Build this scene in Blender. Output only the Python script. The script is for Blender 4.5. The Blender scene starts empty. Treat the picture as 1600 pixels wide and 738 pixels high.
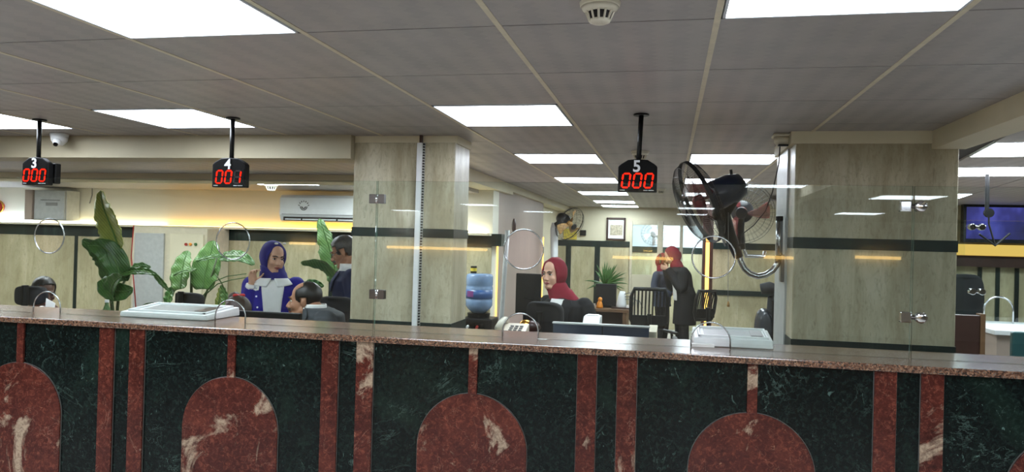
import bpy, bmesh, math, random
from mathutils import Vector, Matrix, Euler
random.seed(7)
S = bpy.context.scene
COL = S.collection
PI = math.pi
# ------------------------------------------------------------------ camera, world, exposure
FPX, IW, IH, EYE = 1179.0, 1600.0, 738.0, 1.65
CR = (Matrix.Rotation(math.radians(11.8), 3, 'Z') @ Matrix.Rotation(PI / 2 + math.radians(.42), 3, 'X')
      @ Matrix.Rotation(math.radians(1.5), 3, 'Z'))
cd = bpy.data.cameras.new('camera'); cam = bpy.data.objects.new('camera', cd); COL.objects.link(cam)
cd.sensor_width = 36; cd.sensor_fit = 'HORIZONTAL'; cd.lens = FPX / IW * 36; cd.clip_start = .02
cam.matrix_world = Matrix.Translation((0, 0, EYE)) @ CR.to_4x4()
S.camera = cam
W = bpy.data.worlds.new('world'); S.world = W; W.use_nodes = True
W.node_tree.nodes['Background'].inputs[0].default_value = (.8, .85, 1, 1)
W.node_tree.nodes['Background'].inputs[1].default_value = .05
S.view_settings.view_transform = 'Standard'; S.view_settings.look = 'None'
S.view_settings.exposure = 0.25; S.view_settings.gamma = 1
PANEL = 16.0        # ceiling panel strength
WARM = 3.0         # warm cove strips
try:
    S.cycles.caustics_reflective = False; S.cycles.caustics_refractive = False
    S.cycles.max_bounces = 10; S.cycles.transparent_max_bounces = 24; S.cycles.sample_clamp_indirect = 6
    S.cycles.diffuse_bounces = 4
except Exception: pass
CH = 2.255         # ceiling height
T = 1.234          # counter top height


def at(x, y, Y):
    d = CR @ Vector(((x - IW / 2) / FPX, -(y - IH / 2) / FPX, -1)); k = Y / d.y
    return Vector((d.x * k, Y, EYE + d.z * k))


def lin(c):
    return tuple((v / 255 / 12.92 if v / 255 <= .04045 else ((v / 255 + .055) / 1.055) ** 2.4) for v in c) + (1,)


# ------------------------------------------------------------------ materials
class NT:
    def __init__(s, name):
        s.m = bpy.data.materials.new(name); s.m.use_nodes = True; s.t = s.m.node_tree
        s.b = s.t.nodes['Principled BSDF']; s.out = s.t.nodes['Material Output']

    def n(s, typ, **kw):
        k = s.t.nodes.new(typ)
        for a, v in kw.items():
            if a.startswith('i_'): k.inputs[a[2:].replace('_', ' ')].default_value = v
            else: setattr(k, a, v)
        return k

    def l(s, a, b): s.t.links.new(a, b)

    def coord(s, scale=(1, 1, 1), kind='Object'):
        c = s.n('ShaderNodeTexCoord'); m = s.n('ShaderNodeMapping'); m.inputs['Scale'].default_value = scale
        s.l(c.outputs[kind], m.inputs['Vector']); return m.outputs['Vector']

    def noise(s, vec, scale, detail=4, rough=.55, dist=0):
        k = s.n('ShaderNodeTexNoise'); k.inputs['Scale'].default_value = scale; k.inputs['Detail'].default_value = detail
        k.inputs['Roughness'].default_value = rough; k.inputs['Distortion'].default_value = dist
        s.l(vec, k.inputs['Vector']); return k.outputs['Fac']

    def ramp(s, fac, stops, interp='LINEAR'):
        r = s.n('ShaderNodeValToRGB'); e = r.color_ramp; e.interpolation = interp
        while len(e.elements) < len(stops): e.elements.new(.5)
        for el, (p, c) in zip(e.elements, stops):
            el.position = p; el.color = c if len(c) == 4 else tuple(c) + (1,)
        s.l(fac, r.inputs['Fac']); return r.outputs['Color']

    def mix(s, fac, a, b, mode='MIX'):
        k = s.n('ShaderNodeMix', data_type='RGBA', blend_type=mode)
        for sock, v in ((k.inputs[0], fac), (k.inputs[6], a), (k.inputs[7], b)):
            if hasattr(v, 'is_linked') or hasattr(v, 'links'): s.l(v, sock)
            else: sock.default_value = v
        return k.outputs[2]

    def math(s, op, a, b=0.0):
        k = s.n('ShaderNodeMath', operation=op)
        for sock, v in ((k.inputs[0], a), (k.inputs[1], b)):
            if hasattr(v, 'links'): s.l(v, sock)
            else: sock.default_value = v
        return k.outputs[0]

    def bump(s, h, strength=.2, dist=.01):
        b = s.n('ShaderNodeBump'); b.inputs['Strength'].default_value = strength; b.inputs['Distance'].default_value = dist
        s.l(h, b.inputs['Height']); s.l(b.outputs['Normal'], s.b.inputs['Normal'])

    def set(s, col=None, rough=.5, metal=0, spec=.5):
        if col is not None:
            if hasattr(col, 'links'): s.l(col, s.b.inputs['Base Color'])
            else: s.b.inputs['Base Color'].default_value = col
        if hasattr(rough, 'links'): s.l(rough, s.b.inputs['Roughness'])
        else: s.b.inputs['Roughness'].default_value = rough
        s.b.inputs['Metallic'].default_value = metal; s.b.inputs['Specular IOR Level'].default_value = spec
        return s.m


def plain(name, c, rough=.5, metal=0, var=.06, scale=25, spec=.5, bump=0):
    t = NT(name); base = lin(c); v = t.coord(); n = t.noise(v, scale, 4)
    lo = tuple(x * (1 - var * 1.6) for x in base[:3]) + (1,); hi = tuple(min(1, x * (1 + var * 1.6)) for x in base[:3]) + (1,)
    if bump: t.bump(t.noise(v, scale * 6, 3), bump, .004)
    return t.set(t.ramp(n, [(.3, lo), (.7, hi)]), rough, metal, spec)


def glow(name, c, strength):
    t = NT(name); e = t.n('ShaderNodeEmission'); e.inputs[0].default_value = lin(c); e.inputs[1].default_value = strength
    t.l(e.outputs[0], t.out.inputs[0]); return t.m


def m_green():
    t = NT('green_marble'); v = t.coord()
    a = t.noise(v, 2.1, 6, .55, .8); b = t.noise(v, 58, 8, .75, .5)
    base = t.ramp(a, [(.36, lin((3, 5, 6))), (.54, lin((9, 15, 15))), (.72, lin((32, 50, 40)))])
    base = t.mix(.5, base, t.ramp(b, [(.36, lin((2, 4, 4))), (.52, lin((14, 25, 23))), (.68, lin((46, 66, 58)))]))
    ve = t.noise(t.coord((1, 1, 1.5)), 2.2, 7, .62, 1.6)
    vein = t.ramp(t.math('ABSOLUTE', t.math('SUBTRACT', ve, .5)), [(0, (1, 1, 1)), (.006, (0, 0, 0))])
    patch = t.ramp(t.noise(v, 4.5, 4, .6, .3), [(.5, (0, 0, 0)), (.64, (1, 1, 1))])
    vein = t.math('MULTIPLY', vein, patch)
    sp = t.noise(t.coord((1, 1, .55)), 30, 5, .7, 2.2)
    spk = t.math('MULTIPLY', t.ramp(sp, [(.64, (0, 0, 0)), (.69, (1, 1, 1))]), t.ramp(patch, [(0, (.35, .35, .35)), (1, (.85, .85, .85))]))
    col = t.mix(t.math('MULTIPLY', vein, .3), base, lin((120, 148, 138)))
    col = t.mix(spk, col, lin((112, 142, 134)))
    return t.set(col, .2, 0, .22)


def m_red():
    t = NT('red_marble'); c = t.n('ShaderNodeTexCoord'); oi = t.n('ShaderNodeObjectInfo')
    ad = t.n('ShaderNodeVectorMath', operation='ADD'); sc = t.n('ShaderNodeVectorMath', operation='SCALE')
    cmb = t.n('ShaderNodeCombineXYZ'); t.l(oi.outputs['Random'], cmb.inputs[0]); t.l(oi.outputs['Random'], cmb.inputs[2])
    t.l(cmb.outputs[0], sc.inputs[0]); sc.inputs['Scale'].default_value = 37
    t.l(c.outputs['Object'], ad.inputs[0]); t.l(sc.outputs[0], ad.inputs[1]); v = ad.outputs[0]
    a = t.noise(v, 5, 8, .65, .9)
    base = t.ramp(a, [(.3, lin((38, 15, 13))), (.5, lin((72, 30, 24))), (.7, lin((104, 50, 38)))])
    f = t.noise(v, 52, 8, .78, .8)
    base = t.mix(.5, base, t.ramp(f, [(.34, lin((30, 10, 9))), (.52, lin((78, 34, 27))), (.68, lin((158, 88, 68)))]))
    ve = t.noise(v, 3.0, 6, .6, 1.2)
    vein = t.ramp(t.math('ABSOLUTE', t.math('SUBTRACT', ve, .5)), [(0, (1, 1, 1)), (.004, (0, 0, 0))])
    big = t.math('ADD', t.noise(v, 3.4, 8, .66, 1.0), t.math('MULTIPLY', t.math('SUBTRACT', oi.outputs['Random'], .5), .10))
    pt = t.math('MULTIPLY', t.ramp(big, [(.56, (0, 0, 0)), (.62, (1, 1, 1))]), t.ramp(f, [(.36, (.35, .35, .35)), (.56, (1, 1, 1))]))
    sm = t.ramp(t.noise(v, 19, 6, .7, 2.0), [(.645, (0, 0, 0)), (.72, (1, 1, 1))])
    col = t.mix(t.math('MULTIPLY', vein, .28), base, lin((176, 130, 110)))
    col = t.mix(t.math('MULTIPLY', sm, .55), col, lin((176, 128, 104)))
    col = t.mix(t.math('MULTIPLY', pt, .85), col, lin((178, 158, 134)))
    return t.set(col, .2, 0, .3)


def m_granite():
    t = NT('brown_granite'); v = t.coord()
    vo = t.n('ShaderNodeTexVoronoi', feature='F1'); vo.inputs['Scale'].default_value = 190; t.l(v, vo.inputs['Vector'])
    sep = t.n('ShaderNodeSeparateColor'); t.l(vo.outputs['Color'], sep.inputs[0])
    col = t.ramp(sep.outputs[0], [(0, lin((34, 24, 20))), (.2, lin((92, 62, 46))), (.5, lin((126, 92, 70))), (.75, lin((148, 114, 90))), (.92, lin((112, 98, 88)))], 'CONSTANT')
    col = t.mix(t.ramp(t.noise(v, 60, 4), [(.42, (0, 0, 0)), (.6, (.6, .6, .6))]), col, lin((84, 56, 42)))
    return t.set(col, .2, 0, 1.0)


def m_trav(name, a, b, c, streak=.8):
    t = NT(name); v = t.coord((1, 1, .16))
    n1 = t.noise(v, 9, 7, .68, .5); n2 = t.noise(t.coord((1, 1, .5)), 2.2, 5, .55, .6)
    pits = t.ramp(t.noise(t.coord((1, 1, .3)), 34, 4, .6, .5), [(.66, (0, 0, 0)), (.72, (1, 1, 1))])
    col = t.ramp(n1, [(.3, lin(a)), (.52, lin(b)), (.74, lin(c))])
    col = t.mix(t.ramp(n2, [(.42, (0, 0, 0)), (.66, (.75, .75, .75))]), col, tuple(x * .82 for x in lin(a)[:3]) + (1,))
    fine = t.noise(t.coord((1, 1, .35)), 46, 6, .7, 1.2)
    col = t.mix(t.ramp(fine, [(.5, (0, 0, 0)), (.72, (.55, .55, .55))]), col, tuple(x * .62 for x in lin(a)[:3]) + (1,))
    col = t.mix(t.math('MULTIPLY', pits, .45), col, tuple(x * .45 for x in lin(a)[:3]) + (1,))
    return t.set(col, .38, 0, .35)


def m_glass(name, tint=(.93, .965, .95), edge=False):
    t = NT(name); t.t.nodes.remove(t.b)
    lw = t.n('ShaderNodeLayerWeight'); lw.inputs['Blend'].default_value = .5
    f = t.math('ADD', t.math('MULTIPLY', t.math('POWER', lw.outputs['Facing'], 5.0), .9), .04)
    tr = t.n('ShaderNodeBsdfTransparent'); tr.inputs[0].default_value = tuple(tint) + (1,)
    g = t.n('ShaderNodeBsdfGlossy'); g.inputs['Roughness'].default_value = .012
    mx = t.n('ShaderNodeMixShader'); t.l(f, mx.inputs[0]); t.l(tr.outputs[0], mx.inputs[1]); t.l(g.outputs[0], mx.inputs[2])
    if edge:
        d = t.n('ShaderNodeBsdfDiffuse'); d.inputs[0].default_value = lin((86, 118, 104))
        m2 = t.n('ShaderNodeMixShader'); m2.inputs[0].default_value = .55; t.l(mx.outputs[0], m2.inputs[1]); t.l(d.outputs[0], m2.inputs[2]); mx = m2
    t.l(mx.outputs[0], t.out.inputs[0]); return t.m


def m_tile():
    t = NT('ceiling_tile'); v = t.coord()
    n = t.noise(v, 5, 5, .6); col = t.ramp(n, [(.3, lin((150, 146, 145))), (.7, lin((168, 162, 160)))])
    sx = t.n('ShaderNodeSeparateXYZ'); t.l(v, sx.inputs[0])
    tri = t.math('PINGPONG', t.math('DIVIDE', sx.outputs[1], .024), 1.0)
    u = t.math('FRACT', t.math('ADD', t.math('DIVIDE', sx.outputs[0], .098), t.math('MULTIPLY', tri, .22)))
    mask = t.math('GREATER_THAN', u, .5)
    return t.set(t.mix(t.math('MULTIPLY', mask, .3), col, lin((160, 154, 148))), t.math('SUBTRACT', .5, t.math('MULTIPLY', mask, .08)), 0, .5)


def m_blade(name, c, a):
    t = NT(name); t.set(lin(c), .3); tr = t.n('ShaderNodeBsdfTransparent'); mx = t.n('ShaderNodeMixShader'); mx.inputs[0].default_value = a
    t.l(tr.outputs[0], mx.inputs[1]); t.l(t.b.outputs[0], mx.inputs[2]); t.l(mx.outputs[0], t.out.inputs[0]); return t.m


def m_leaf(name, a, b):
    t = NT(name); v = t.coord(); n = t.noise(v, 9, 4)
    w = t.n('ShaderNodeTexWave', wave_type='BANDS', bands_direction='DIAGONAL'); w.inputs['Scale'].default_value = 22; w.inputs['Distortion'].default_value = 1.2
    t.l(v, w.inputs['Vector']); col = t.ramp(n, [(.3, lin(a)), (.7, lin(b))])
    col = t.mix(t.math('MULTIPLY', w.outputs['Fac'], .22), col, tuple(min(1, x * 2.2) for x in lin(b)[:3]) + (1,))
    t.b.inputs['Transmission Weight'].default_value = 0
    t.bump(w.outputs['Fac'], .3, .004); return t.set(col, .35, 0, .5)


def m_weave(name, c, scale=140):
    t = NT(name); v = t.coord(); n = t.noise(v, scale, 3); base = lin(c)
    t.bump(n, .25, .003)
    return t.set(t.ramp(t.noise(v, 7, 4), [(.3, tuple(x * .8 for x in base[:3])), (.7, tuple(min(1, x * 1.2) for x in base[:3]))]), .8, 0, .3)


M = dict(
    joint=plain('grout_joint', (84, 84, 80), .5),
    green=m_green(), red=m_red(), granite=m_granite(), tile=m_tile(),
    trav=m_trav('travertine_cladding', (160, 148, 120), (196, 188, 162), (212, 206, 184)),
    travpale=m_trav('pale_stone_cladding', (168, 158, 124), (196, 187, 152), (210, 203, 174)),
    band=m_trav('dark_green_band', (14, 24, 22), (26, 42, 38), (52, 70, 62)),
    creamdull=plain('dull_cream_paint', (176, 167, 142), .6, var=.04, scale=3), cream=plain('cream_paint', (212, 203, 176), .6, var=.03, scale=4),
    wallwhite=plain('white_paint', (226, 222, 206), .6, var=.03, scale=3),
    bluewhite=plain('cool_white_paint', (214, 222, 228), .6, var=.03, scale=3),
    runner=plain('ceiling_runner', (205, 196, 172), .45, var=.05), dark=plain('dark_gap', (36, 32, 30), .8),
    floor=plain('floor_tile', (172, 168, 162), .25, var=.08, scale=3),
    hallwall=plain('hall_wall', (206, 200, 184), .6, var=.05, scale=2),
    black=plain('black_plastic', (12, 12, 13), .4, spec=.3), signblack=plain('sign_black', (7, 7, 8), .45, spec=.15), fillpanel=glow('hidden_fill_panel', (240, 245, 250), 26), blackm=plain('black_matte', (20, 20, 22), .7), blackgloss=plain('black_gloss', (6, 6, 7), .08),
    charcoal=m_weave('charcoal_fabric', (34, 34, 37)), white=plain('white_plastic', (222, 224, 224), .35, var=.02),
    offwhite=plain('aged_white_plastic', (206, 200, 182), .4, var=.03), grey=plain('grey_metal', (128, 128, 126), .4, .3),
    lightgrey=plain('light_grey_metal', (176, 178, 176), .4, .1), steel=plain('brushed_steel', (186, 188, 190), .22, 1, var=.04), chrome=plain('chrome', (225, 226, 228), .08, 1, var=.01),
    darksteel=plain('dark_steel', (110, 106, 104), .3, 1), glass=m_glass('clear_glass'), glassedge=m_glass('glass_edge', (.8, .93, .86), True),
    led=glow('led_red', (255, 32, 14), 2.2), ledoff=plain('led_off', (30, 8, 7), .4), numeral=plain('numeral_white', (236, 238, 242), .5, var=.01),
    panel=glow('panel_light', (236, 245, 255), PANEL), warm=glow('warm_led', (255, 196, 96), WARM), rim=plain('panel_frame', (200, 206, 214), .35),
    blackwire=plain('black_wire', (16, 16, 17), .5), wire=plain('fan_guard_wire', (44, 43, 42), .35, .4), blade=m_blade('red_fan_blade', (128, 44, 44), .5), hubred=plain('red_hub', (120, 34, 40), .3), motor=plain('dark_blue_motor', (32, 40, 58), .3),
    navymotor=plain('black_motor', (22, 23, 27), .3),
    leafd=m_leaf('leaf_dark', (34, 66, 28), (62, 104, 44)), leafl=m_leaf('leaf_light', (58, 94, 46), (92, 128, 66)), leafy=m_leaf('leaf_yellow', (112, 126, 50), (150, 156, 74)), stem=plain('plant_stem', (58, 74, 34), .5), soil=plain('soil', (44, 34, 26), .9),
    skin=plain('skin_light', (204, 158, 132), .5, var=.04, scale=12), skint=plain('skin_tan', (168, 120, 92), .5, var=.04, scale=12), skind=plain('skin_dark', (96, 66, 54), .5, var=.05, scale=12),
    eye=plain('eye_white', (222, 218, 212), .2, var=.01), iris=plain('iris_dark', (30, 20, 16), .2), lip=plain('lips', (148, 74, 70), .4), lipred=plain('lips_red', (122, 26, 34), .35), hairb=plain('hair_black', (24, 20, 18), .45, scale=90, var=.3), hairg=plain('hair_grey', (76, 72, 70), .5, scale=120, var=.35), hairbr=plain('hair_brown', (52, 38, 30), .45, scale=90, var=.3),
    blue=m_weave('royal_blue_knit', (36, 32, 140)), hijabblue=m_weave('blue_hijab', (40, 38, 112)), maroon=m_weave('maroon_hijab', (122, 16, 38)), navy=m_weave('navy_suit', (34, 42, 72)), suit=m_weave('grey_suit', (66, 70, 74)), blackcloth=m_weave('black_coat', (24, 24, 27)), denim=m_weave('grey_denim', (66, 72, 88)), shirt=plain('white_shirt', (226, 226, 224), .7, var=.02), tie=m_weave('dark_tie', (58, 32, 44)), trousers=m_weave('dark_trousers', (28, 28, 32)),
    bow=plain('red_bow', (196, 40, 44), .5), gold=plain('gold', (212, 160, 70), .25, 1), paper=plain('paper', (226, 226, 222), .7, var=.01), wood=plain('brown_wood', (104, 76, 52), .4, scale=8, var=.15), darkwood=plain('dark_wood', (58, 36, 30), .35, scale=8, var=.15),
    bluescreen=glow('blue_screen', (44, 44, 150), .8), plasticbag=plain('shiny_black_bag', (52, 55, 60), .22), yellow=plain('yellow_paper', (214, 190, 66), .6), redsign=plain('red_disc', (190, 26, 26), .4), water=plain('blue_water_bottle', (120, 146, 178), .12), waterlabel=plain('water_label', (60, 96, 150), .3), picture=plain('old_photograph', (170, 160, 138), .5, scale=30, var=.3), teal=plain('teal_plastic', (36, 72, 74), .3), navypanel=plain('dark_blue_partition', (32, 44, 60), .3, var=.1, scale=14), amberw=plain('amber_wood', (170, 128, 70), .5), purple=plain('purple_print', (120, 60, 120), .4),
    pink=plain('pinkish_panel', (168, 150, 138), .5, var=.03, scale=4), orange=plain('orange_lamp', (226, 140, 40), .4), redlamp=plain('red_lamp', (160, 40, 30), .4), greenlamp=plain('green_lamp', (60, 110, 60), .4),
)


# ------------------------------------------------------------------ mesh builder
def basis(d):
    d = Vector(d).normalized(); u = d.cross(Vector((0, 0, 1)))
    if u.length < 1e-4: u = Vector((1, 0, 0))
    u.normalize(); return u, d.cross(u).normalized()


class MB:
    def __init__(s): s.bm = bmesh.new(); s.mi = 0

    def face(s, vs):
        try:
            f = s.bm.faces.new(vs); f.material_index = s.mi; return f
        except ValueError: return None

    def box(s, lo, hi, R=None, c=None):
        lo, hi = Vector(lo), Vector(hi); vs = []
        for x in (lo.x, hi.x):
            for y in (lo.y, hi.y):
                for z in (lo.z, hi.z):
                    p = Vector((x, y, z))
                    if R is not None: p = R @ (p - c) + c
                    vs.append(s.bm.verts.new(p))
        for q in ((0, 1, 3, 2), (4, 6, 7, 5), (0, 4, 5, 1), (2, 3, 7, 6), (0, 2, 6, 4), (1, 5, 7, 3)): s.face([vs[i] for i in q])
        return s

    def rings(s, rings, cap=True, closed=True):
        prev = None; first = None
        for r in rings:
            cur = [s.bm.verts.new(p) for p in r]
            if prev:
                n = len(cur)
                for i in range(n if closed else n - 1): s.face([prev[i], prev[(i + 1) % n], cur[(i + 1) % n], cur[i]])
            else: first = cur
            prev = cur
        if cap and closed:
            s.face(first[::-1]); s.face(prev)
        return s

    def tube(s, pts, r, n=10, cap=True, squash=None):
        pts = [Vector(p) for p in pts]
        rr = r if isinstance(r, (list, tuple)) else [r] * len(pts); out = []; pu = None
        for i, p in enumerate(pts):
            d = (pts[min(i + 1, len(pts) - 1)] - pts[max(i - 1, 0)])
            if pu is None: u, v = basis(d)
            else:
                d.normalize(); u = pu - d * pu.dot(d)
                if u.length < 1e-5: u, v = basis(d)
                u.normalize(); v = d.cross(u)
            pu = u
            a, b = (1, 1) if squash is None else squash
            out.append([p + (u * math.cos(2 * PI * k / n) * a + v * math.sin(2 * PI * k / n) * b) * rr[i] for k in range(n)])
        return s.rings(out, cap)

    def capsule(s, p0, p1, r0, r1, n=12):
        p0, p1 = Vector(p0), Vector(p1); d = (p1 - p0)
        if d.length < 1e-6: return s.ell(p0, (r0,) * 3)
        d = d.normalized(); pts, rr = [], []
        for a in (-80, -50, -25): pts.append(p0 + d * r0 * math.sin(math.radians(a))); rr.append(r0 * math.cos(math.radians(a)))
        pts.append(p0); rr.append(r0); pts.append(p1); rr.append(r1)
        for a in (25, 50, 80): pts.append(p1 + d * r1 * math.sin(math.radians(a))); rr.append(r1 * math.cos(math.radians(a)))
        return s.tube(pts, rr, n)

    def ell(s, c, r, R=None, nu=16, nv=10):
        c = Vector(c); out = []
        for j in range(1, nv):
            t = PI * j / nv
            ring = []
            for i in range(nu):
                p = Vector((r[0] * math.sin(t) * math.cos(2 * PI * i / nu), r[1] * math.sin(t) * math.sin(2 * PI * i / nu), -r[2] * math.cos(t)))
                ring.append(c + (R @ p if R is not None else p))
            out.append(ring)
        return s.rings(out)

    def cyl(s, p0, p1, r0, r1=None, n=20): return s.tube([p0, p1], [r0, r0 if r1 is None else r1], n)

    def prism(s, poly, o, u, v, w):
        """polygon (2D) in plane o+u*a+v*b extruded by vector w"""
        o, u, v, w = Vector(o), Vector(u), Vector(v), Vector(w)
        return s.rings([[o + u * a + v * b for a, b in poly], [o + u * a + v * b + w for a, b in poly]])

    def torus(s, c, ax, R, r, n=40, m=8, a0=0, a1=2 * PI, u=None):
        c = Vector(c)
        if u is None: u, v = basis(ax)
        else:
            u = Vector(u).normalized(); v = Vector(ax).normalized().cross(u)
        full = abs(a1 - a0 - 2 * PI) < 1e-6
        k = n if full else n + 1
        pts = [c + u * R * math.cos(a0 + (a1 - a0) * i / n) + v * R * math.sin(a0 + (a1 - a0) * i / n) for i in range(k)]
        if full: pts = pts + [pts[0]]
        return s.tube(pts, r, m, not full)

    def grid(s, f, nu, nv):
        vs = [[s.bm.verts.new(f(i / nu, j / nv)) for j in range(nv + 1)] for i in range(nu + 1)]
        for i in range(nu):
            for j in range(nv): s.face([vs[i][j], vs[i + 1][j], vs[i + 1][j + 1], vs[i][j + 1]])
        return s

    def build(s, name, mat, parent=None, smooth=False, bevel=0, remesh=0, solid=0, sm=0, sub=0, local=False, xf=None):
        bm = s.bm
        if xf is not None: bmesh.ops.transform(bm, matrix=xf, verts=bm.verts)
        if parent is not None and not local:
            p = parent
            while p.parent is not None: p = p.parent
            inv = (Matrix.Translation(p.location) @ p.rotation_euler.to_matrix().to_4x4() @ Matrix.Diagonal(p.scale).to_4x4()).inverted()
            bmesh.ops.transform(bm, matrix=inv, verts=bm.verts)
        bmesh.ops.recalc_face_normals(bm, faces=bm.faces)
        me = bpy.data.meshes.new(name); bm.to_mesh(me); bm.free()
        for m in (mat if isinstance(mat, (list, tuple)) else [mat]): me.materials.append(m)
        if smooth:
            for p in me.polygons: p.use_smooth = True
        o = bpy.data.objects.new(name, me); COL.objects.link(o)
        if parent is not None: o.parent = parent
        if bevel:
            b = o.modifiers.new('bevel', 'BEVEL'); b.width = bevel; b.segments = 2; b.limit_method = 'ANGLE'; b.angle_limit = .7
        if remesh:
            r = o.modifiers.new('remesh', 'REMESH'); r.mode = 'VOXEL'; r.voxel_size = remesh; r.use_smooth_shade = True
        if sm:
            k = o.modifiers.new('smooth', 'SMOOTH'); k.factor = .5; k.iterations = sm
        if solid:
            k = o.modifiers.new('solid', 'SOLIDIFY'); k.thickness = solid; k.offset = 0
        if sub:
            k = o.modifiers.new('sub', 'SUBSURF'); k.levels = sub; k.render_levels = sub
        return o


def tag(o, label=None, cat=None, group=None, kind=None):
    if label: o['label'] = label
    if cat: o['category'] = cat
    if group: o['group'] = group
    if kind: o['kind'] = kind
    return o


def root(name, loc, label, cat, group=None, rz=0):
    o = bpy.data.objects.new(name, None); COL.objects.link(o); o.location = loc; o.rotation_euler = (0, 0, rz); o.empty_display_size = .05
    return tag(o, label, cat, group)


def struct(name, mb, mat, label=None, **kw):
    o = mb.build(name, mat, **kw); o['kind'] = 'structure'
    if label: o['label'] = label
    return o


def copy_tree(o, parent=None):
    c = o.copy(); COL.objects.link(c)
    if parent is not None: c.parent = parent
    for ch in list(o.children): copy_tree(ch, c)
    return c


def curve_mesh(name, loops, extrude, mat, parent=None, mtx=None, solid_rot=True):
    """filled 2D curve with holes, extruded, converted to a mesh standing in the XZ plane"""
    cu = bpy.data.curves.new(name + '_c', 'CURVE'); cu.dimensions = '2D'; cu.fill_mode = 'BOTH'; cu.extrude = extrude
    for lp in loops:
        sp = cu.splines.new('POLY'); sp.points.add(len(lp) - 1)
        for p, (a, b) in zip(sp.points, lp): p.co = (a, b, 0, 1)
        sp.use_cyclic_u = True
    return _to_mesh(name, cu, mat, parent, mtx)


def text_mesh(name, txt, size, extrude, mat, parent=None, mtx=None, offset=0):
    cu = bpy.data.curves.new(name + '_c', 'FONT'); cu.body = txt; cu.size = size; cu.extrude = extrude; cu.align_x = 'CENTER'; cu.align_y = 'CENTER'; cu.offset = offset
    return _to_mesh(name, cu, mat, parent, mtx)


def _to_mesh(name, cu, mat, parent, mtx):
    t = bpy.data.objects.new('tmp', cu); COL.objects.link(t)
    dg = bpy.context.evaluated_depsgraph_get(); dg.update()
    me = bpy.data.meshes.new_from_object(t.evaluated_get(dg)); bpy.data.objects.remove(t)
    me.name = name; me.materials.clear()
    for m in (mat if isinstance(mat, (list, tuple)) else [mat]): me.materials.append(m)
    if mtx is not None: me.transform(mtx)
    if parent is not None:
        p = parent
        while p.parent is not None: p = p.parent
        me.transform((Matrix.Translation(p.location) @ p.rotation_euler.to_matrix().to_4x4()).inverted())
    o = bpy.data.objects.new(name, me); COL.objects.link(o)
    if parent is not None: o.parent = parent
    return o


UP = Matrix.Rotation(PI / 2, 4, 'X')      # XY plane -> XZ plane facing -Y


def arc(cx, cy, r, a0, a1, n=24): return [(cx + r * math.cos(math.radians(a0 + (a1 - a0) * i / n)), cy + r * math.sin(math.radians(a0 + (a1 - a0) * i / n))) for i in range(n + 1)]


# ------------------------------------------------------------------ the setting
b = MB(); b.box((-9, -9.3, -.1), (9, 16, 0)); struct('floor', b, M['floor'])
GX = [.11 + .594 * k for k in range(-14, 3)]
GY = [3.25 - .594 * k for k in range(22, 0, -1)] + [3.25, 3.85, 4.46] + [5.07 + .607 * k for k in range(0, 13)]
PW = {}
lights = []          # (ix, iy)


def cell(x, y):
    i = max(k for k, g in enumerate(GX) if g <= x); j = max(k for k, g in enumerate(GY) if g <= y); return i, j


for x, y in [(-1.4, 1.7), (.4, 1.7), (-2.6, 3.5), (-3.8, 3.5), (-.8, 3.5), (-.8, 5.3), (-.8, 7.2), (-.8, 9.0), (-.8, 10.8), (-.8, 12.1), (.4, 5.3), (.4, 7.2), (.4, 9.0), (.4, 10.8),
             (-5.0, 1.7), (-3.2, 1.7), (-4.4, .3), (-3.2, -.1), (-2.0, -.1), (-1.4, -.7), (-.2, -.1), (.4, -.7), (1.0, -.1), (-5.6, -.1), (-5.43, -8.86), (-2.87, -6.22), (-2.6, -8.35), (.51, -5.75), (.51, -8.51), (-4.6, -.4), (-3.8, 1.2), (1.0, -1.3)]:  # hall panels added out of view, for more light and mirrored strips
    lights.append(cell(x, y))
LS = set(lights)
tiles = MB(); rows = MB(); run = MB()
for i in range(len(GX) - 1):
    for j in range(len(GY) - 1):
        x0, x1, y0, y1 = GX[i], GX[i + 1], GY[j], GY[j + 1]
        if y0 > 4.0 and x1 < -1.75: continue
        if y0 > 4.1 and y0 < 4.3 and x1 < -1.2: pass
        if (i, j) in LS: continue
        tiles.box((x0 + .008, y0 + .0035, CH), (x1 - .008, y1 - .0035, CH + .012))
for x in GX[1:]:
    run.box((x - .0085, GY[0], CH - .002), (x + .0085, 4.15 if x < -1.8 else GY[-1], CH + .01))
ce = MB(); ce.box((GX[0], GY[0], CH + .013), (1.7, 4.3, CH + .1)); ce.box((-1.75, 4.3, CH + .013), (3.2, 13.1, CH + .1))
struct('ceiling', tiles, M['tile']); struct('trim_1', run, M['runner']); struct('trim_2', ce, M['dark'])
# extra tiles over the area behind the wide pillar
t2 = MB()
for i in range(4):
    for j in range(len(GY) - 1):
        if GY[j] > 4.4: t2.box((GX[-1] + .594 * i + .008, GY[j] + .0035, CH), (GX[-1] + .594 * (i + 1) - .008, GY[j + 1] - .0035, CH + .012))
struct('trim_3', t2, M['tile'])

LP = None
for n, (i, j) in enumerate(lights):
    cx, cy = (GX[i] + GX[i + 1]) / 2, (GY[j] + GY[j + 1]) / 2; hx, hy = (GX[i + 1] - GX[i]) / 2 - .012, (GY[j + 1] - GY[j]) / 2 - .008
    r = root('ceiling_light', (cx, cy, CH), 'square light panel added over the public hall', 'ceiling light', 'public hall light panels')
    f = MB()
    for q in (((-hx, -hy), (hx, -hy + .008)), ((-hx, hy - .008), (hx, hy)), ((-hx, -hy), (-hx + .008, hy)), ((hx - .008, -hy), (hx, hy))):
        f.box((cx + q[0][0], cy + q[0][1], CH - .004), (cx + q[1][0], cy + q[1][1], CH + .012))
    f.build('frame', M['rim'], r)
    d = MB(); d.box((cx - hx + .008, cy - hy + .008, CH), (cx + hx - .008, cy + hy - .008, CH + .01)); d.build('diffuser', M['panel'], r)
    PW[(round(cx, 2), round(cy, 2))] = r
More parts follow.
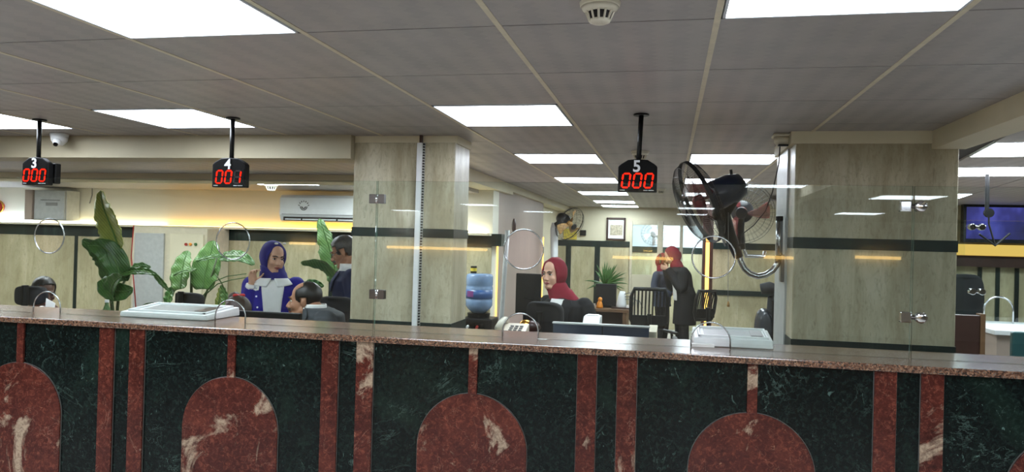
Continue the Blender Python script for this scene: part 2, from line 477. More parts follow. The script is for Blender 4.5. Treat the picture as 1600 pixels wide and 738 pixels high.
lbl = {(-1.4, 1.7): 'large square light panel nearest above, beside the patterned tiles', (.4, 1.7): 'large square light panel nearest above, past the round smoke detector',
       (-2.6, 3.5): 'light panel that the number 4 sign post hangs beside', (-3.8, 3.5): 'light panel that the number 3 sign post crosses', (-.8, 3.5): 'light panel between the narrow pillar and the number 5 sign',
       (-.8, 5.3): 'second light panel of the row running back past the narrow pillar', (-.8, 7.2): 'third light panel of the row running back beside the number 5 sign',
       (-.8, 9.0): 'fourth light panel of the row, below the number 5 sign', (-.8, 10.8): 'fifth light panel of the row, shown as a thin strip', (-.8, 12.1): 'light panel closest to the framed picture wall, a thin strip',
       (.4, 5.3): 'light panel just behind the big wall fan, beside the wide pillar', (.4, 7.2): 'light panel seen behind the motor of the big wall fan', (.4, 9.0): 'far light panel seen through the big fan guard', (.4, 10.8): 'farthest light panel seen below the big fan guard'}
for (x, y), L in lbl.items():
    i, j = cell(x, y); o = PW[(round((GX[i] + GX[i + 1]) / 2, 2), round((GY[j] + GY[j + 1]) / 2, 2))]; o['label'] = L; o['group'] = 'square light panels in the tiled ceiling'

# bulkhead, soffits and second beam over the inner left side
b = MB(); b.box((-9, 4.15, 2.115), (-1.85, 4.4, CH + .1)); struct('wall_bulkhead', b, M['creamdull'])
b = MB(); b.box((-9, 4.4, 2.115), (-1.85, 7.5, 2.2)); struct('trim_4', b, M['tile'])
b = MB(); b.box((-9, 5.25, 2.06), (-1.85, 5.55, 2.115)); struct('trim_5', b, M['cream'])
b = MB(); b.box((-1.9, 4.52, 2.15), (-1.65, 7.9, CH + .1)); struct('trim_6', b, M['cream'])
b = MB(); b.box((-9, 7.2, 0), (-1.7, 7.45, 2.3)); struct('wall_left', b, M['wallwhite'])
# stone wainscot of the left wall, with dark lines, and the dark band with its ledge
b = MB(); b.box((-9, 7.17, 0), (-1.7, 7.2, 1.62)); struct('trim_7', b, M['travpale'])
b = MB(); b.box((-9, 7.165, 1.585), (-1.7, 7.2, 1.708))
for px in (116, 352, 516):
    x = at(px, 420, 7.15).x; b.box((x - .02, 7.164, 0), (x + .02, 7.2, 1.6))
struct('trim_8', b, M['band'])
b = MB(); b.box((-9, 7.06, 1.70), (-1.7, 7.2, 1.722)); struct('trim_9', b, M['cream'])
for k, (x0, x1, c_, e_) in enumerate(((-9, -6.95, (226, 236, 255), 30), (-6.95, -5.3, (255, 236, 196), 11), (-5.3, -3.0, (255, 190, 84), 13), (-3.0, -1.75, (255, 234, 190), 13))):  # the cool stretch at the far left is added to whiten the wall there
    led = MB(); led.box((x0, 7.15, 1.724), (x1, 7.185, 1.730)); struct('trim_%d' % (50 + k), led, glow('cove_led_and_fill', c_, e_))
# side wall and picture wall
b = MB(); b.box((-1.9, 7.45, 0), (-1.7, 10.2, 2.18)); struct('wall_side', b, M['pink'])
b = MB(); b.box((-1.9, 7.9, 2.18), (-1.65, 13, CH + .1)); struct('trim_11', b, M['cream'])
b = MB(); b.box((-1.95, 10.2, 0), (-1.85, 13, 2.3)); struct('wall_recess', b, M['cream'])
WY = 12.6
xa, xb = at(985, 350, WY).x, at(1112, 350, WY).x
b = MB(); b.box((-2, WY, 0), (xa, WY + .15, 2.3)); b.box((xa, WY, 2.04), (xb, WY + .15, 2.3)); b.box((xb, WY, 0), (3.3, WY + .15, 2.3)); struct('wall_back', b, M['cream'])
b = MB(); b.box((-1.85, WY - .03, 0), (xa, WY, 1.62)); struct('trim_12', b, M['travpale'])
b = MB(); b.box((-1.85, WY - .035, 1.6), (xa, WY, 1.70))
for px in (888, 933):
    x = at(px, 420, WY).x; b.box((x - .045, WY - .036, 0), (x + .045, WY, 1.62))
struct('trim_13', b, M['band'])
# room beyond the glazed partition
b = MB(); b.box((-2, 15.2, 0), (4, 15.3, 2.4)); b.box((-2, 12.75, 2.3), (4, 15.3, 2.4)); struct('wall_beyond', b, M['bluewhite'])
b = MB(); b.box((-2, 15.15, 1.50), (4, 15.2, 1.62)); struct('trim_14', b, M['band'])
b = MB(); b.box((-2, 15.16, 0), (4, 15.2, 1.5)); struct('trim_40', b, M['travpale'])
d = MB(); d.box((-.9, 13.6, 2.285), (.9, 14.6, 2.299)); o = d.build('ceiling_light', M['panel'])
tag(o, 'light panel in the room beyond the glazed partition', 'ceiling light', 'square light panels in the tiled ceiling')
# side walls of the inner room beyond the wide pillar
b = MB(); xw = at(1114, 400, 10.9).x; b.box((xw, 10.9, 0), (3.3, 11.1, 2.3)); struct('wall_right', b, M['travpale'])
b = MB(); b.box((xw, 10.87, 1.62), (3.3, 10.9, 1.71)); b.box((xw, 10.87, .98), (3.3, 10.9, 1.05)); struct('trim_15', b, M['band'])
b = MB(); b.box((xw, 10.88, 1.71), (3.3, 10.9, 2.3)); struct('trim_16', b, M['cream'])
b = MB(); b.box((xw - .10, 10.87, .2), (xw - .05, 10.9, 1.78)); struct('trim_17', b, M['warm'])
b = MB(); b.box((xw - .14, 10.9, 0), (xw, 11.1, 2.3)); struct('trim_18', b, M['darkwood'])
# warm vertical strips on the pier of the side wall
for k, (y0, z0, z1) in enumerate(((7.40, .3, 1.66), (10.2, .3, 1.72))):
    b = MB(); b.box((-1.70, y0, z0), (-1.686, y0 + .02, z1)); struct('trim_%d' % (19 + k), b, M['warm'])
b = MB(); b.box((-1.72, 7.16, 1.6), (-1.6, 7.45, 1.72)); struct('trim_21', b, M['band'])

# glazed partition in the picture wall
r = root('glazed_partition', (xa, WY, 0), 'cream framed glazed partition with a doorway, behind the two standing women', 'partition')
px = [985, 1031, 1064, 1111]
for p_, w_ in zip(px, (.05, .09, .05, .07)):
    x = at(p_, 400, WY).x; b = MB(); b.box((x - w_ / 2, WY - .03, 0), (x + w_ / 2, WY + .05, 2.04)); b.build('post', M['runner'], r, bevel=.004)
b = MB(); b.box((xa, WY - .02, 1.98), (xb, WY + .05, 2.06)); b.build('header', M['runner'], r)
x0, x1 = at(987, 0, WY).x, at(1029, 0, WY).x
b = MB(); b.box((x0, WY, 0), (x1, WY + .03, 1.16)); b.build('lower_panel', M['cream'], r)
b = MB(); b.box((x0, WY + .005, 1.16), (x1, WY + .013, 2.0)); b.build('pane', M['glass'], r)
x0, x1 = at(1066, 0, WY).x, at(1109, 0, WY).x
b = MB(); b.box((x0, WY + .005, .1), (x1, WY + .013, 2.0)); b.build('pane', M['glass'], r)

# pillars (stone clad)
def pillar(name, x0, x1, y0, y1, top):
    b = MB(); b.box((x0, y0, 0), (x1, y1, top)); o = struct(name, b, M['trav'], bevel=.006)
    return o
pillar('pillar', -1.85, -1.225, 4.2, 4.52, 2.215)
b = MB(); b.box((-1.852, 4.205, 2.21), (-1.215, 4.52, CH + .05)); struct('trim_22', b, M['cream'])
b = MB(); b.box((-1.853, 4.197, 1.66), (-1.222, 4.523, 1.712)); b.box((-1.853, 4.197, .95), (-1.222, 4.523, 1.165)); struct('trim_23', b, M['band'])
pillar('pillar', .625, 1.392, 4.1, 4.72, 2.2)
b = MB(); b.box((.60, 4.085, 2.192), (1.4, 4.73, CH + .05)); struct('trim_24', b, M['cream'])
b = MB(); b.box((.622, 4.097, 1.654), (1.395, 4.723, 1.711)); b.box((.622, 4.097, .95), (1.395, 4.723, 1.187)); struct('trim_25', b, M['band'])
b = MB(); b.box((.615, 4.3, 0), (.627, 4.70, 2.2)); struct('trim_26', b, M['lightgrey'])

# beam and rotated ceiling of the hall past the wide pillar
b = MB(); b.box((1.265, -9, 2.165), (1.42, 4.1, CH + .1)); struct('trim_27', b, M['cream'])
RA = math.radians(-9.0); RM = Matrix.Rotation(RA, 3, 'Z'); RO = Vector((1.522, 4.046, 2.19))
def rh(u, v, z=2.19): p = RM @ Vector((u, v, 0)); return Vector((RO.x + p.x, RO.y + p.y, z))
tl = MB()
rp = [(0, 0), (0, 2), (0, 6.6), (-.1, 1.22), (0, 4.2)]
RL = [(0., 0.), (.0, 1.2), (1.2, 1.2), (0., 3.6), (1.2, 3.6), (0., 6.0), (2.4, 0.), (2.4, 3.6), (1.2, 6.), (1.2, -2.4)]
RS = {(round(u / .6), round(v / .6)) for u, v in RL}
for i in range(-4, 12):
    for j in range(-10, 18):
        p = rh(i * .6 + .3, j * .6 + .3)
        if p.x < 1.62 and p.y < 4.9 and p.x < 1.42 + .0: continue
        if p.x < 1.42 or (p.y > 4.7 and p.x < 1.3): continue
        if (i, j) in RS: continue
        q = [rh(i * .6 + a, j * .6 + c) for a, c in ((.004, .004), (.596, .004), (.596, .596), (.004, .596))]
        tl.rings([q, [v + Vector((0, 0, .012)) for v in q]])
struct('ceiling_right', tl, M['tile'])
b = MB(); b.box((1.42, -9, 2.203), (9, 15, 2.3)); struct('trim_28', b, M['dark'])
rl = ['light panel in the hall past the wide pillar, under the beam end', 'second light panel past the wide pillar, cut off by its edge', None, 'third light panel past the wide pillar, above the blue screen', None, 'small far light panel above the blue screen', None, None, None, None]
for (u, v), L in zip(RL, rl):
    r = root('ceiling_light', rh(u + .3, v + .3), L or 'side hall light panel hidden behind the wide pillar or the beam', 'ceiling light', 'light panels of the side hall' if L else 'hidden light panels of the side hall')
    q = [rh(u + a, v + c, 2.188) for a, c in ((.006, .006), (.594, .006), (.594, .594), (.006, .594))]
    b = MB(); b.rings([q, [w + Vector((0, 0, .012)) for w in q]]); b.build('frame', M['rim'], r)
    q = [rh(u + a, v + c, 2.1865) for a, c in ((.014, .014), (.586, .014), (.586, .586), (.014, .586))]
    b = MB(); b.rings([q, [w + Vector((0, 0, .0015)) for w in q]]); b.build('diffuser', M['panel'], r)
for x, y in ((1.9, .1), (2.3, -1.75), (2.7, -5.45)):  # added too, lighting the hall's right side and the wide pillar
    r = root('ceiling_light', (x, y, 2.203), 'square light panel added over the public hall', 'ceiling light', 'public hall light panels')
    b = MB(); b.box((x - .3, y - .3, 2.19), (x + .3, y + .3, 2.203)); b.build('frame', M['rim'], r)
    b = MB(); b.box((x - .285, y - .285, 2.188), (x + .285, y + .285, 2.1905)); b.build('diffuser', M['panel'], r)
# side hall walls
b = MB(); b.box((1.7, 9.4, 0), (9, 9.6, 2.3)); struct('wall_hall', b, M['travpale'])
b = MB()
for px_ in (1531, 1559, 1589):
    x = at(px_, 450, 9.38).x; b.box((x - .02, 9.38, 0), (x + .02, 9.4, 1.5))
struct('trim_29', b, M['band'])
z0, z1 = at(1560, 401, 9.2).z, at(1560, 383, 9.2).z
b = MB(); b.box((2.9, 9.2, z0), (9, 9.4, z1 - .03)); struct('trim_30', b, M['amberw'])
b = MB(); b.box((2.9, 9.17, z0 + .005), (9, 9.2, z1)); struct('trim_31', b, glow('warm_cove', (255, 206, 110), .95))
b = MB(); b.box((2.8, 9.25, z0 - .12), (9, 9.4, z0)); struct('trim_32', b, M['darkwood'])
b = MB(); b.box((9, -9.3, 0), (9.1, 16, 2.4)); struct('wall_far_right', b, M['cream'])
# the public hall behind the viewer
b = MB(); b.box((-9, -9.4, 0), (9, -9.2, 2.4)); struct('wall_front', b, M['hallwall'])
b = MB(); b.box((-9.1, -9.4, 0), (-9, 16, 2.4)); struct('wall_far_left', b, M['cream'])
for k, (p0, p1, py) in enumerate(((452, 490, 380), (604, 760, 386), (957, 1052, 402), (1125, 1150, 403), (1194, 1240, 402), (1338, 1408, 402))):
    q0, q1 = at(p0, py, 15.5), at(p1, py, 15.5); b = MB(); b.box((q0.x, -9.19, q0.z - .03), (q1.x, -9.1, q0.z + .03)); struct('trim_%d' % (33 + k), b, glow('warm_hall_strip', (255, 205, 120), 9))

# ------------------------------------------------------------------ the teller counter
r = root('teller_counter', (-.8, 3.2, 0), 'long teller counter of dark green and red marble with a granite ledge', 'counter')
b = MB(); b.box((-5.2, 3.03, .0), (2.4, 3.40, 1.207)); b.build('front_panel', M['green'], r)
b = MB(); b.box((-5.2, 3.0, 1.207), (2.4, 3.455, T)); b.build('granite_ledge', M['granite'], r, bevel=.004)
b = MB(); b.box((-5.2, 3.02, 0), (2.4, 3.03, .1)); b.build('plinth', M['blackm'], r)
AC = [.324 - 1.105 * k for k in (-1, 0, 1, 2, 3, 4)]
for c in AC:
    a = arc(0, .785, .233, 0, 180, 32) + [(-.233, .22), (.233, .22)]
    b = MB(); b.prism(a, (c, 3.031, 0), (1, 0, 0), (0, 0, 1), (0, -.012, 0)); b.build('arch_panel', M['red'], r, bevel=.002)
    b = MB(); b.prism([(p[0] * 1.010, p[1] + (.0018 if p[1] > .5 else -.004)) for p in a], (c, 3.031, 0), (1, 0, 0), (0, 0, 1), (0, -.006, 0)); b.build('arch_joint', M['joint'], r)
    b = MB(); b.box((c - .019, 3.02, 1.014), (c + .019, 3.031, 1.207)); b.build('arch_stem', M['red'], r, bevel=.002)
    for dx in (.473, .632):
        x = c + dx - .04; b = MB(); b.box((x - .001, 3.018, .1), (x + .076, 3.031, 1.207)); b.build('pilaster_strip', M['red'], r, bevel=.002)
        b = MB(); b.box((x - .003, 3.025, .1), (x + .078, 3.031, 1.207)); b.build('strip_joint', M['joint'], r)

# glass screens on the ledge, with round speaking holes and arched pass-throughs
GYP = 3.2
holes = [(at(77, 369, GYP).x, at(77, 369, GYP).z), (at(364, 377, GYP).x, at(364, 377, GYP).z), (at(818, 390, GYP).x, at(818, 390, GYP).z), (at(1115, 402, GYP).x, at(1115, 402, GYP).z)]
slots = [at(73, 490, GYP).x, at(360, 490, GYP).x, at(813, 520, GYP).x, at(1110, 540, GYP).x]
xl, xr = at(587, 400, GYP).x, at(1425, 420, GYP).x
GT = at(900, 286, GYP).z


def glass_screen(x0, x1, hs, ss, top, label):
    lp = [(x0, T + .001)]
    for s in sorted(ss): lp += [(s - .078, T + .001)] + arc(s, T + .028, .078, 180, 0, 24) + [(s + .078, T + .001)]
    lp += [(x1, T + .001), (x1, top), (x0, top)]
    loops = [lp] + [arc(hx, hz, .086, 0, 360, 40)[:-1] for hx, hz in hs]
    r = root('glass_screen', ((x0 + x1) / 2, GYP, T), label, 'glass screen', 'glass screens on the counter')
    o = curve_mesh('pane', loops, .005, [M['glass'], M['glassedge']], r, Matrix.Translation((0, GYP, 0)) @ UP)
    for p in o.data.polygons:
        if abs(p.normal.y) < .5: p.material_index = 1
    for hx, hz in hs:
        b = MB(); b.torus((hx, GYP, hz), (0, 1, 0), .086, .0032, 48, 8); b.build('hole_rim', M['steel'], r, smooth=True)
    for s in ss:
        b = MB(); pts = [(s - .078, GYP, T + .002)] + [(a, GYP, c) for a, c in arc(s, T + .028, .078, 180, 0, 24)] + [(s + .078, GYP, T + .002)]
        b.tube(pts, .0032, 8); b.build('slot_rim', M['steel'], r, smooth=True)
    return r


g0 = glass_screen(-5.2, xl - .003, holes[:2], slots[:2], GT, 'wide glass screen in front of the blue cardigan woman and the plants')
g1 = glass_screen(xl + .003, xr - .003, holes[2:], slots[2:], GT, 'glass screen in front of the woman in the maroon headscarf and the big fan')
g2 = glass_screen(xr + .003, 2.4, [], [], GT, 'glass screen at the far end, across the right edge of the wide pillar')
for py in (311, 460):
    p = at(590, py, GYP); r = root('glass_clamp', p, 'dark steel hinge plate on the glass edge before the narrow pillar, ' + ('upper one' if py < 400 else 'lower one'), 'clamp', 'clamps on the glass')
    for s in (-1, 1):
        b = MB(); b.box((p.x + .002 if s > 0 else p.x - .036, GYP - .014, p.z - .021), (p.x + .036 if s > 0 else p.x - .002, GYP + .014, p.z + .021)); b.build('plate', M['darksteel'], r, bevel=.003)
    b = MB(); b.cyl((p.x, GYP - .012, p.z - .02), (p.x, GYP - .012, p.z + .02), .007); b.build('pin', M['chrome'], r, smooth=True)
for py in (323, 496):
    p = at(1425, py, GYP); r = root('glass_clamp', p, 'chrome glass clamp with a round knob on the wide pillar glass edge, ' + ('upper one' if py < 400 else 'lower one'), 'clamp', 'clamps on the glass')
    b = MB(); b.box((p.x - .045, GYP - .014, p.z - .021), (p.x - .004, GYP + .014, p.z + .021)); b.build('plate', M['chrome'], r, bevel=.004)
    b = MB(); b.cyl((p.x + .028, GYP + .012, p.z), (p.x + .028, GYP - .022, p.z), .021, n=28); b.ell((p.x + .028, GYP - .022, p.z), (.021, .006, .021)); b.build('knob', M['chrome'], r, smooth=True)
    b = MB(); b.cyl((p.x - .006, GYP - .008, p.z), (p.x + .01, GYP - .008, p.z), .008); b.build('pin', M['darksteel'], r)

# inner desk behind the ledge
r = root('teller_desk', (-2.6, 3.8, 0), 'long inner desk behind the counter ledge, under the monitors', 'desk')
b = MB(); b.box((-5.2, 3.47, .76), (.55, 3.97, .79)); b.build('desktop', M['wood'], r)
for x in (-5.0, -3.5, -2., -.5, .5): b = MB(); b.box((x - .02, 3.5, 0), (x + .02, 4.12, .76)); b.build('leg', M['wood'], r)

# ------------------------------------------------------------------ number signs
SEG = {'0': 'abcdef', '1': 'bc'}


def seg_digit(mb, ch, x, z, y, h, on=True, slant=.12):
    w, t = h * .52, h * .115
    def P(u, v): return (x + (u - .5) * w + (v - .5) * h * slant, z + (v - .5) * h)
    hb = [((0, 1), (1, 1)), ((1, 1), (1, .5)), ((1, .5), (1, 0)), ((0, 0), (1, 0)), ((0, .5), (0, 0)), ((0, 1), (0, .5)), ((0, .5), (1, .5))]
    for nme, (p, q) in zip('abcdefg', hb):
        if (nme in SEG[ch]) != on: continue
        (x0, z0), (x1, z1) = P(*p), P(*q); d = Vector((x1 - x0, z1 - z0)); L = d.length; d /= L; n = Vector((-d.y, d.x)) * t / 2; g = d * t * .30; e = d * t * .5
        a, c = Vector((x0, z0)) + g, Vector((x1, z1)) - g
        poly = [a, a + e + n, c - e + n, c, c - e - n, a + e - n]
        mb.rings([[Vector((p_.x, y, p_.y)) for p_ in poly], [Vector((p_.x, y - .0015, p_.y)) for p_ in poly]])


def number_sign(px, pxl, num, dig, label, w=.19, extra=False):
    x = at(px, 186, 3.53).x; zb, zt, y = 1.892, 2.045, 3.53; xc = at(pxl, 270, 3.5).x
    r = root('queue_sign', (x, y, CH), label, 'sign', 'numbered queue signs over the counter')
    b = MB(); b.cyl((x, y, CH - .008), (x, y, CH), .036, n=28); b.build('ceiling_plate', M['black'], r, bevel=.002)
    b = MB(); b.tube([(x, y, CH), (xc + .002, y, zt - .02)], .0115, 14); b.build('pole', M['black'], r, smooth=True)
    hw = w / 2; prof = [(-hw, zb), (hw, zb), (hw, zt - .035), (hw - .012, zt - .024), (hw * .5, zt - .004), (0, zt), (-hw * .5, zt - .004), (-hw + .012, zt - .024), (-hw, zt - .035)]
    b = MB(); b.prism(prof, (xc, y - .02, 0), (1, 0, 0), (0, 0, 1), (0, .04, 0)); b.build('housing', M['signblack'], r, bevel=.004)
    b = MB(); b.box((xc - hw + .008, y - .022, zb + .018), (xc + hw - .008, y - .0195, zb + .093)); b.build('display_window', M['signblack'], r)
    for k, ch in enumerate(dig):
        b = MB(); c2 = MB()
        seg_digit(b, ch, xc + (k - 1) * .0515, zb + .053, y - .022, .064); seg_digit(c2, ch, xc + (k - 1) * .0515, zb + .053, y - .022, .064, False)
        b.build('lit_digit', M['led'], r)
        if ch != '0': c2.build('unlit_segments', M['ledoff'], r)
        else: c2.bm.free()
    text_mesh('counter_number', num, .074, .0015, M['numeral'], r, Matrix.Translation((xc - .004, y - .023, zb + .117)) @ UP, .0016)
    for u0, u1 in ((-.085, -.06), (.03, .05), (.054, .08)):
        b = MB(); b.box((xc + u0 * w / .19, y - .0215, zb + .007), (xc + u1 * w / .19, y - .02, zb + .0105)); b.build('small_print', M['numeral'], r)
    if extra:
        b = MB(); b.box((xc + hw - .02, y + .02, zb + .012), (xc + hw + .012, y + .06, zt - .03)); b.build('rear_housing', M['signblack'], r, bevel=.004)
    return r


number_sign(1002, 996, '5', '000', 'black hanging queue sign with number 5 and red 000', .178)
number_sign(364, 355.5, '4', '001', 'black hanging queue sign with number 4 and red 001')
number_sign(62, 52, '3', '000', 'black hanging queue sign with number 3 and red 000', .165, True)

# smoke detectors
def smoke(p, label, s=1.0):
    r = root('smoke_detector', p, label, 'smoke detector', 'ceiling smoke detectors')
    b = MB(); b.cyl(p - Vector((0, 0, .012 * s)), p, .052 * s, .055 * s, 32); b.build('base', M['offwhite'], r, bevel=.002)
    b = MB(); b.tube([p - Vector((0, 0, z * s)) for z in (.012, .02, .026)], [.05 * s, .046 * s, .036 * s], 32); b.build('collar', M['offwhite'], r, smooth=True)
    b = MB(); b.cyl(p - Vector((0, 0, .046 * s)), p - Vector((0, 0, .022 * s)), .028 * s, .032 * s, 24); b.build('chamber', M['dark'], r)
    b = MB()
    for k in range(12):
        a = 2 * PI * k / 12; d = Vector((math.cos(a), math.sin(a), 0)); b.tube([p + d * .037 * s - Vector((0, 0, .024 * s)), p + d * .026 * s - Vector((0, 0, .05 * s))], .0032 * s, 6)
    b.build('cage', M['offwhite'], r)
    b = MB(); b.tube([p - Vector((0, 0, z * s)) for z in (.046, .052, .056)], [.029 * s, .027 * s, .018 * s], 24); b.build('cap', M['offwhite'], r, smooth=True)
smoke(Vector((-.185, 1.89, CH)), 'round cream smoke detector in the tile beside the large light panel', .95)
smoke(Vector((-.2, 4.93, CH)), 'small cream smoke detector behind the number 5 sign pole', 1.1)
p = at(424, 285, 6.2); p.z = 2.115; smoke(p, 'grey smoke detector on the low ceiling above the air conditioner', 1.2)
p = Vector((at(1030, 322, 7.2).x, 8.2, CH)); smoke(p, 'distant brownish smoke detector on the ceiling under the number 5 sign', 1.0)

# dome cameras
p = at(97, 206, 4.08); p.z = CH; p.y = 4.06
r = root('dome_camera', p, 'white dome security camera on the ceiling edge beside the number 3 sign', 'security camera')
b = MB(); b.cyl(p - Vector((0, 0, .02)), p, .052, .054, 32); b.build('base', M['white'], r, bevel=.003)
b = MB(); b.tube([p - Vector((0, 0, z)) for z in (.02, .045, .062, .074)], [.05, .046, .034, .02], 32); b.build('shell', M['white'], r, smooth=True)
q = p + Vector((.012, -.03, -.055)); b = MB(); b.ell(q, (.026, .026, .026)); b.build('eyeball', M['white'], r, smooth=True)
b = MB(); b.cyl(q + Vector((.004, -.014, -.016)), q + Vector((.006, -.02, -.024)), .014, .012); b.build('lens', M['blackgloss'], r)
p = at(1224, 214, 4.2); p.z = CH
r = root('ceiling_sensor_box', p, 'cream rounded ceiling box where the fan cable starts, at the wide pillar top', 'junction box')
b = MB(); b.box(p + Vector((-.055, -.06, -.016)), p + Vector((.05, .06, 0))); b.build('cover', M['offwhite'], r, bevel=.01)
b = MB(); b.tube([p - Vector((0, 0, z)) for z in (.014, .045, .06)], [.05, .046, .03], 24); b.build('body', M['offwhite'], r, smooth=True)
b = MB(); b.box(p + Vector((-.03, -.045, -.066)), p + Vector((.02, -.02, -.058))); b.build('grommet', M['black'], r)

# perforated cable duct on the narrow pillar
p0 = at(659, 224, 4.19); p1 = at(650, 517, 4.19)
r = root('cable_duct', (p1.x, 4.19, 1.1), 'white slotted cable duct running down the narrow pillar', 'cable duct')
ax = Vector((p1.x - p0.x, 0, p1.z - p0.z - .1)); u = Vector((1, 0, 0))
b = MB(); b.prism([(-.019, 0), (.012, 0), (.012, 1), (-.019, 1)], p0, u, ax, (0, -.03, 0)); b.build('cover', M['white'], r, bevel=.003)
b = MB(); b.prism([(.012, 0), (.021, 0), (.021, 1), (.012, 1)], p0 + Vector((0, .006, 0)), u, ax, (0, -.022, 0)); b.build('side_wall', M['lightgrey'], r)
b = MB(); n = 74
for k in range(n):
    q = p0 + ax * ((k + .5) / n); b.box(q + Vector((.0135, -.0175, -.0045)), q + Vector((.0215, -.001, .0045)))
b.build('slots', M['dark'], r)
b = MB(); b.box(p0 + Vector((-.008, -.02, 0)), p0 + Vector((.008, 0, .045))); b.build('cable_entry', M['darkwood'], r)

# ------------------------------------------------------------------ wall fans
def fan(r, c, ax, R, depth, up, wires=36, wr=.0011, motor='navymotor', blade='blade', mlen=.15, spin=.3, rimw=.014, hub=None):
    """guard, blades and motor round the axis ax (the way the air goes)"""
    ax = Vector(ax).normalized(); u, v = basis(ax)
    for name, sgn, dep in (('front_guard', 1, depth * .62), ('rear_guard', -1, depth * .5)):
        b = MB()
        for k in range(wires):
            a = 2 * PI * k / wires; d = u * math.cos(a) + v * math.sin(a)
            b.tube([c + d * R * f + ax * sgn * dep * h for f, h in ((1, .02), (.93, .5), (.75, .8), (.5, .94), (.2, 1))], wr, 5)
        for f, h in ((.93, .5), (.75, .8), (.5, .94), (.2, 1)): b.torus(c + ax * sgn * dep * h, ax, R * f, wr * 1.2, 40, 5)
        b.build(name, M['wire'], r)
    b = MB(); e = rimw / 2
    b.rings([[c + (u * math.cos(2 * PI * i / 56) + v * math.sin(2 * PI * i / 56)) * rr_ + ax * h for i in range(56)] for rr_, h in ((R, -e), (R * 1.012, -e), (R * 1.012, -e + .008), (R * 1.004, -e + .008), (R * 1.004, e - .008), (R * 1.012, e - .008), (R * 1.012, e), (R, e), (R, -e))], cap=False)
    b.build('guard_rim', M['blackwire'], r)
    b = MB(); b.cyl(c + ax * depth * .60, c + ax * depth * .66, R * .19, R * .17, 24); b.build('guard_badge', M['navymotor'], r, bevel=.002)
    for k in range(3):
        b = MB(); a0 = spin + 2 * PI * k / 3
        def f(s, t):
            rr = R * (.14 + .72 * s); w = (.30 + .55 * s - .35 * s * s) * 1.25; a = a0 + (t - .5) * w + .25 * s
            return c + (u * math.cos(a) + v * math.sin(a)) * rr + ax * ((t - .5) * depth * .42)
        b.grid(f, 8, 8); b.build('blade', M[blade], r, smooth=True, solid=.003)
    b = MB(); b.tube([c + ax * h for h in (-.02, .02, .035)], [R * .17, R * .17, R * .09], 24); b.build('hub', M[hub or blade], r, smooth=True)
    m0 = c - ax * depth * .45; m1 = m0 - ax * mlen
    b = MB(); b.tube([m0, m0 - ax * mlen * .12, m0 - ax * mlen * .6, m0 - ax * mlen * .9, m1], [R * .30, R * .36, R * .36, R * .28, R * .1], 28); b.build('motor_housing', M[motor], r, smooth=True)
    return m0, m1


c = at(1093, 316, 4.2)
r = root('wall_fan', at(1218, 400, 4.35), 'big black wall fan on a silver curved tube beside the wide pillar', 'fan', 'wall fans')
ax = Vector((-.88, -.22, -.40))
m0, m1 = fan(r, c, ax, .232, .15, Vector((0, 0, 1)), 96, .0008, 'motor', 'blade', .20, 1.3, .022, 'hubred')
mm = (m0 * .45 + m1 * .55)
b = MB(); k = m0 * .4 + m1 * .6 + Vector((0, 0, .075)); b.cyl(k, k + Vector((-.004, 0, .03)), .008); b.build('swing_knob', M['black'], r)
n0 = mm + Vector((.0, 0, -.03)); n1 = at(1127, 335, 4.3); n2 = at(1154, 402, 4.35)
b = MB(); b.tube([n0, n1, n1 * .6 + n2 * .4, n2], [.062, .05, .036, .026], 20); b.build('neck', M['black'], r, smooth=True)
b = MB(); b.tube([at(1107, 338, 4.25), at(1118, 345, 4.22), at(1134, 385, 4.25)], .007, 8); b.build('tilt_bracket', M['steel'], r)
pts = [at(x, y, 4.35) for x, y in ((1153, 392), (1157, 408), (1163, 420), (1172, 428), (1184, 432), (1196, 430), (1207, 423), (1214, 414), (1217, 406))]
b = MB(); b.tube(pts, .0165, 16); b.build('curved_tube', M['steel'], r, smooth=True)
b = MB(); b.cyl(at(1217.5, 410, 4.35), at(1218, 340, 4.35), .0185, n=20); b.build('upright_tube', M['steel'], r, smooth=True)
b = MB(); b.cyl(at(1218, 345, 4.35), at(1218, 338, 4.35), .0205, n=20); b.build('tube_cap', M['black'], r, bevel=.003)
b = MB(); b.cyl(at(1217, 409, 4.35), at(1217.5, 400, 4.35), .022, n=20); b.build('collar', M['black'], r, bevel=.002)
q = at(1221, 415, 4.36); b = MB(); b.box((q.x - .008, 4.33, q.z - .09), (.616, 4.39, q.z + .06)); b.build('wall_bracket', M['darksteel'], r, bevel=.004)
b = MB(); b.tube([at(1138, 332, 4.18), at(1138, 400, 4.18), at(1137.5, 472, 4.18)], .0016, 6); b.build('pull_cord', M['grey'], r)
b = MB(); b.tube([at(1138, y_, 4.18) for y_ in (471, 474, 479, 480)], [.003, .006, .008, .003], 10); b.build('cord_bead', M['amberw'], r, smooth=True)
b = MB(); b.tube([at(x, y, 4.3) for x, y in ((1219, 225), (1217, 255), (1207, 300), (1196, 330), (1178, 352), (1160, 366), (1155, 385))], .003, 8)
tag(b.build('fan_cable', M['blackwire'], None, smooth=True), 'thin black cable from the ceiling box down to the big wall fan', 'cable')
# second fan behind it, on a straight post
c = at(1159, 332, 5.4)
r = root('wall_fan', Vector((.62, 5.4, 1.75)), 'wall fan with dark red blades half hidden behind the big wall fan', 'fan', 'wall fans')
m0, m1 = fan(r, c, (-.12, -1, -.1), .215, .12, None, 44, .0007, 'navymotor', 'blade', .15, .9, .012, 'hubred')
b = MB(); b.tube([c + Vector((0, .05, 0)), c + Vector((0, .1, -.12)), c + Vector((.02, .12, -.25))], [.03, .028, .022], 14); b.build('neck', M['black'], r, smooth=True)
b = MB(); b.tube([c + Vector((.02, .12, -.22)), c + Vector((.05, .14, -.3)), c + Vector((.17, .16, -.3)), Vector((.66, 5.6, 1.62))], .014, 12); b.build('bracket_tube', M['steel'], r, smooth=True)
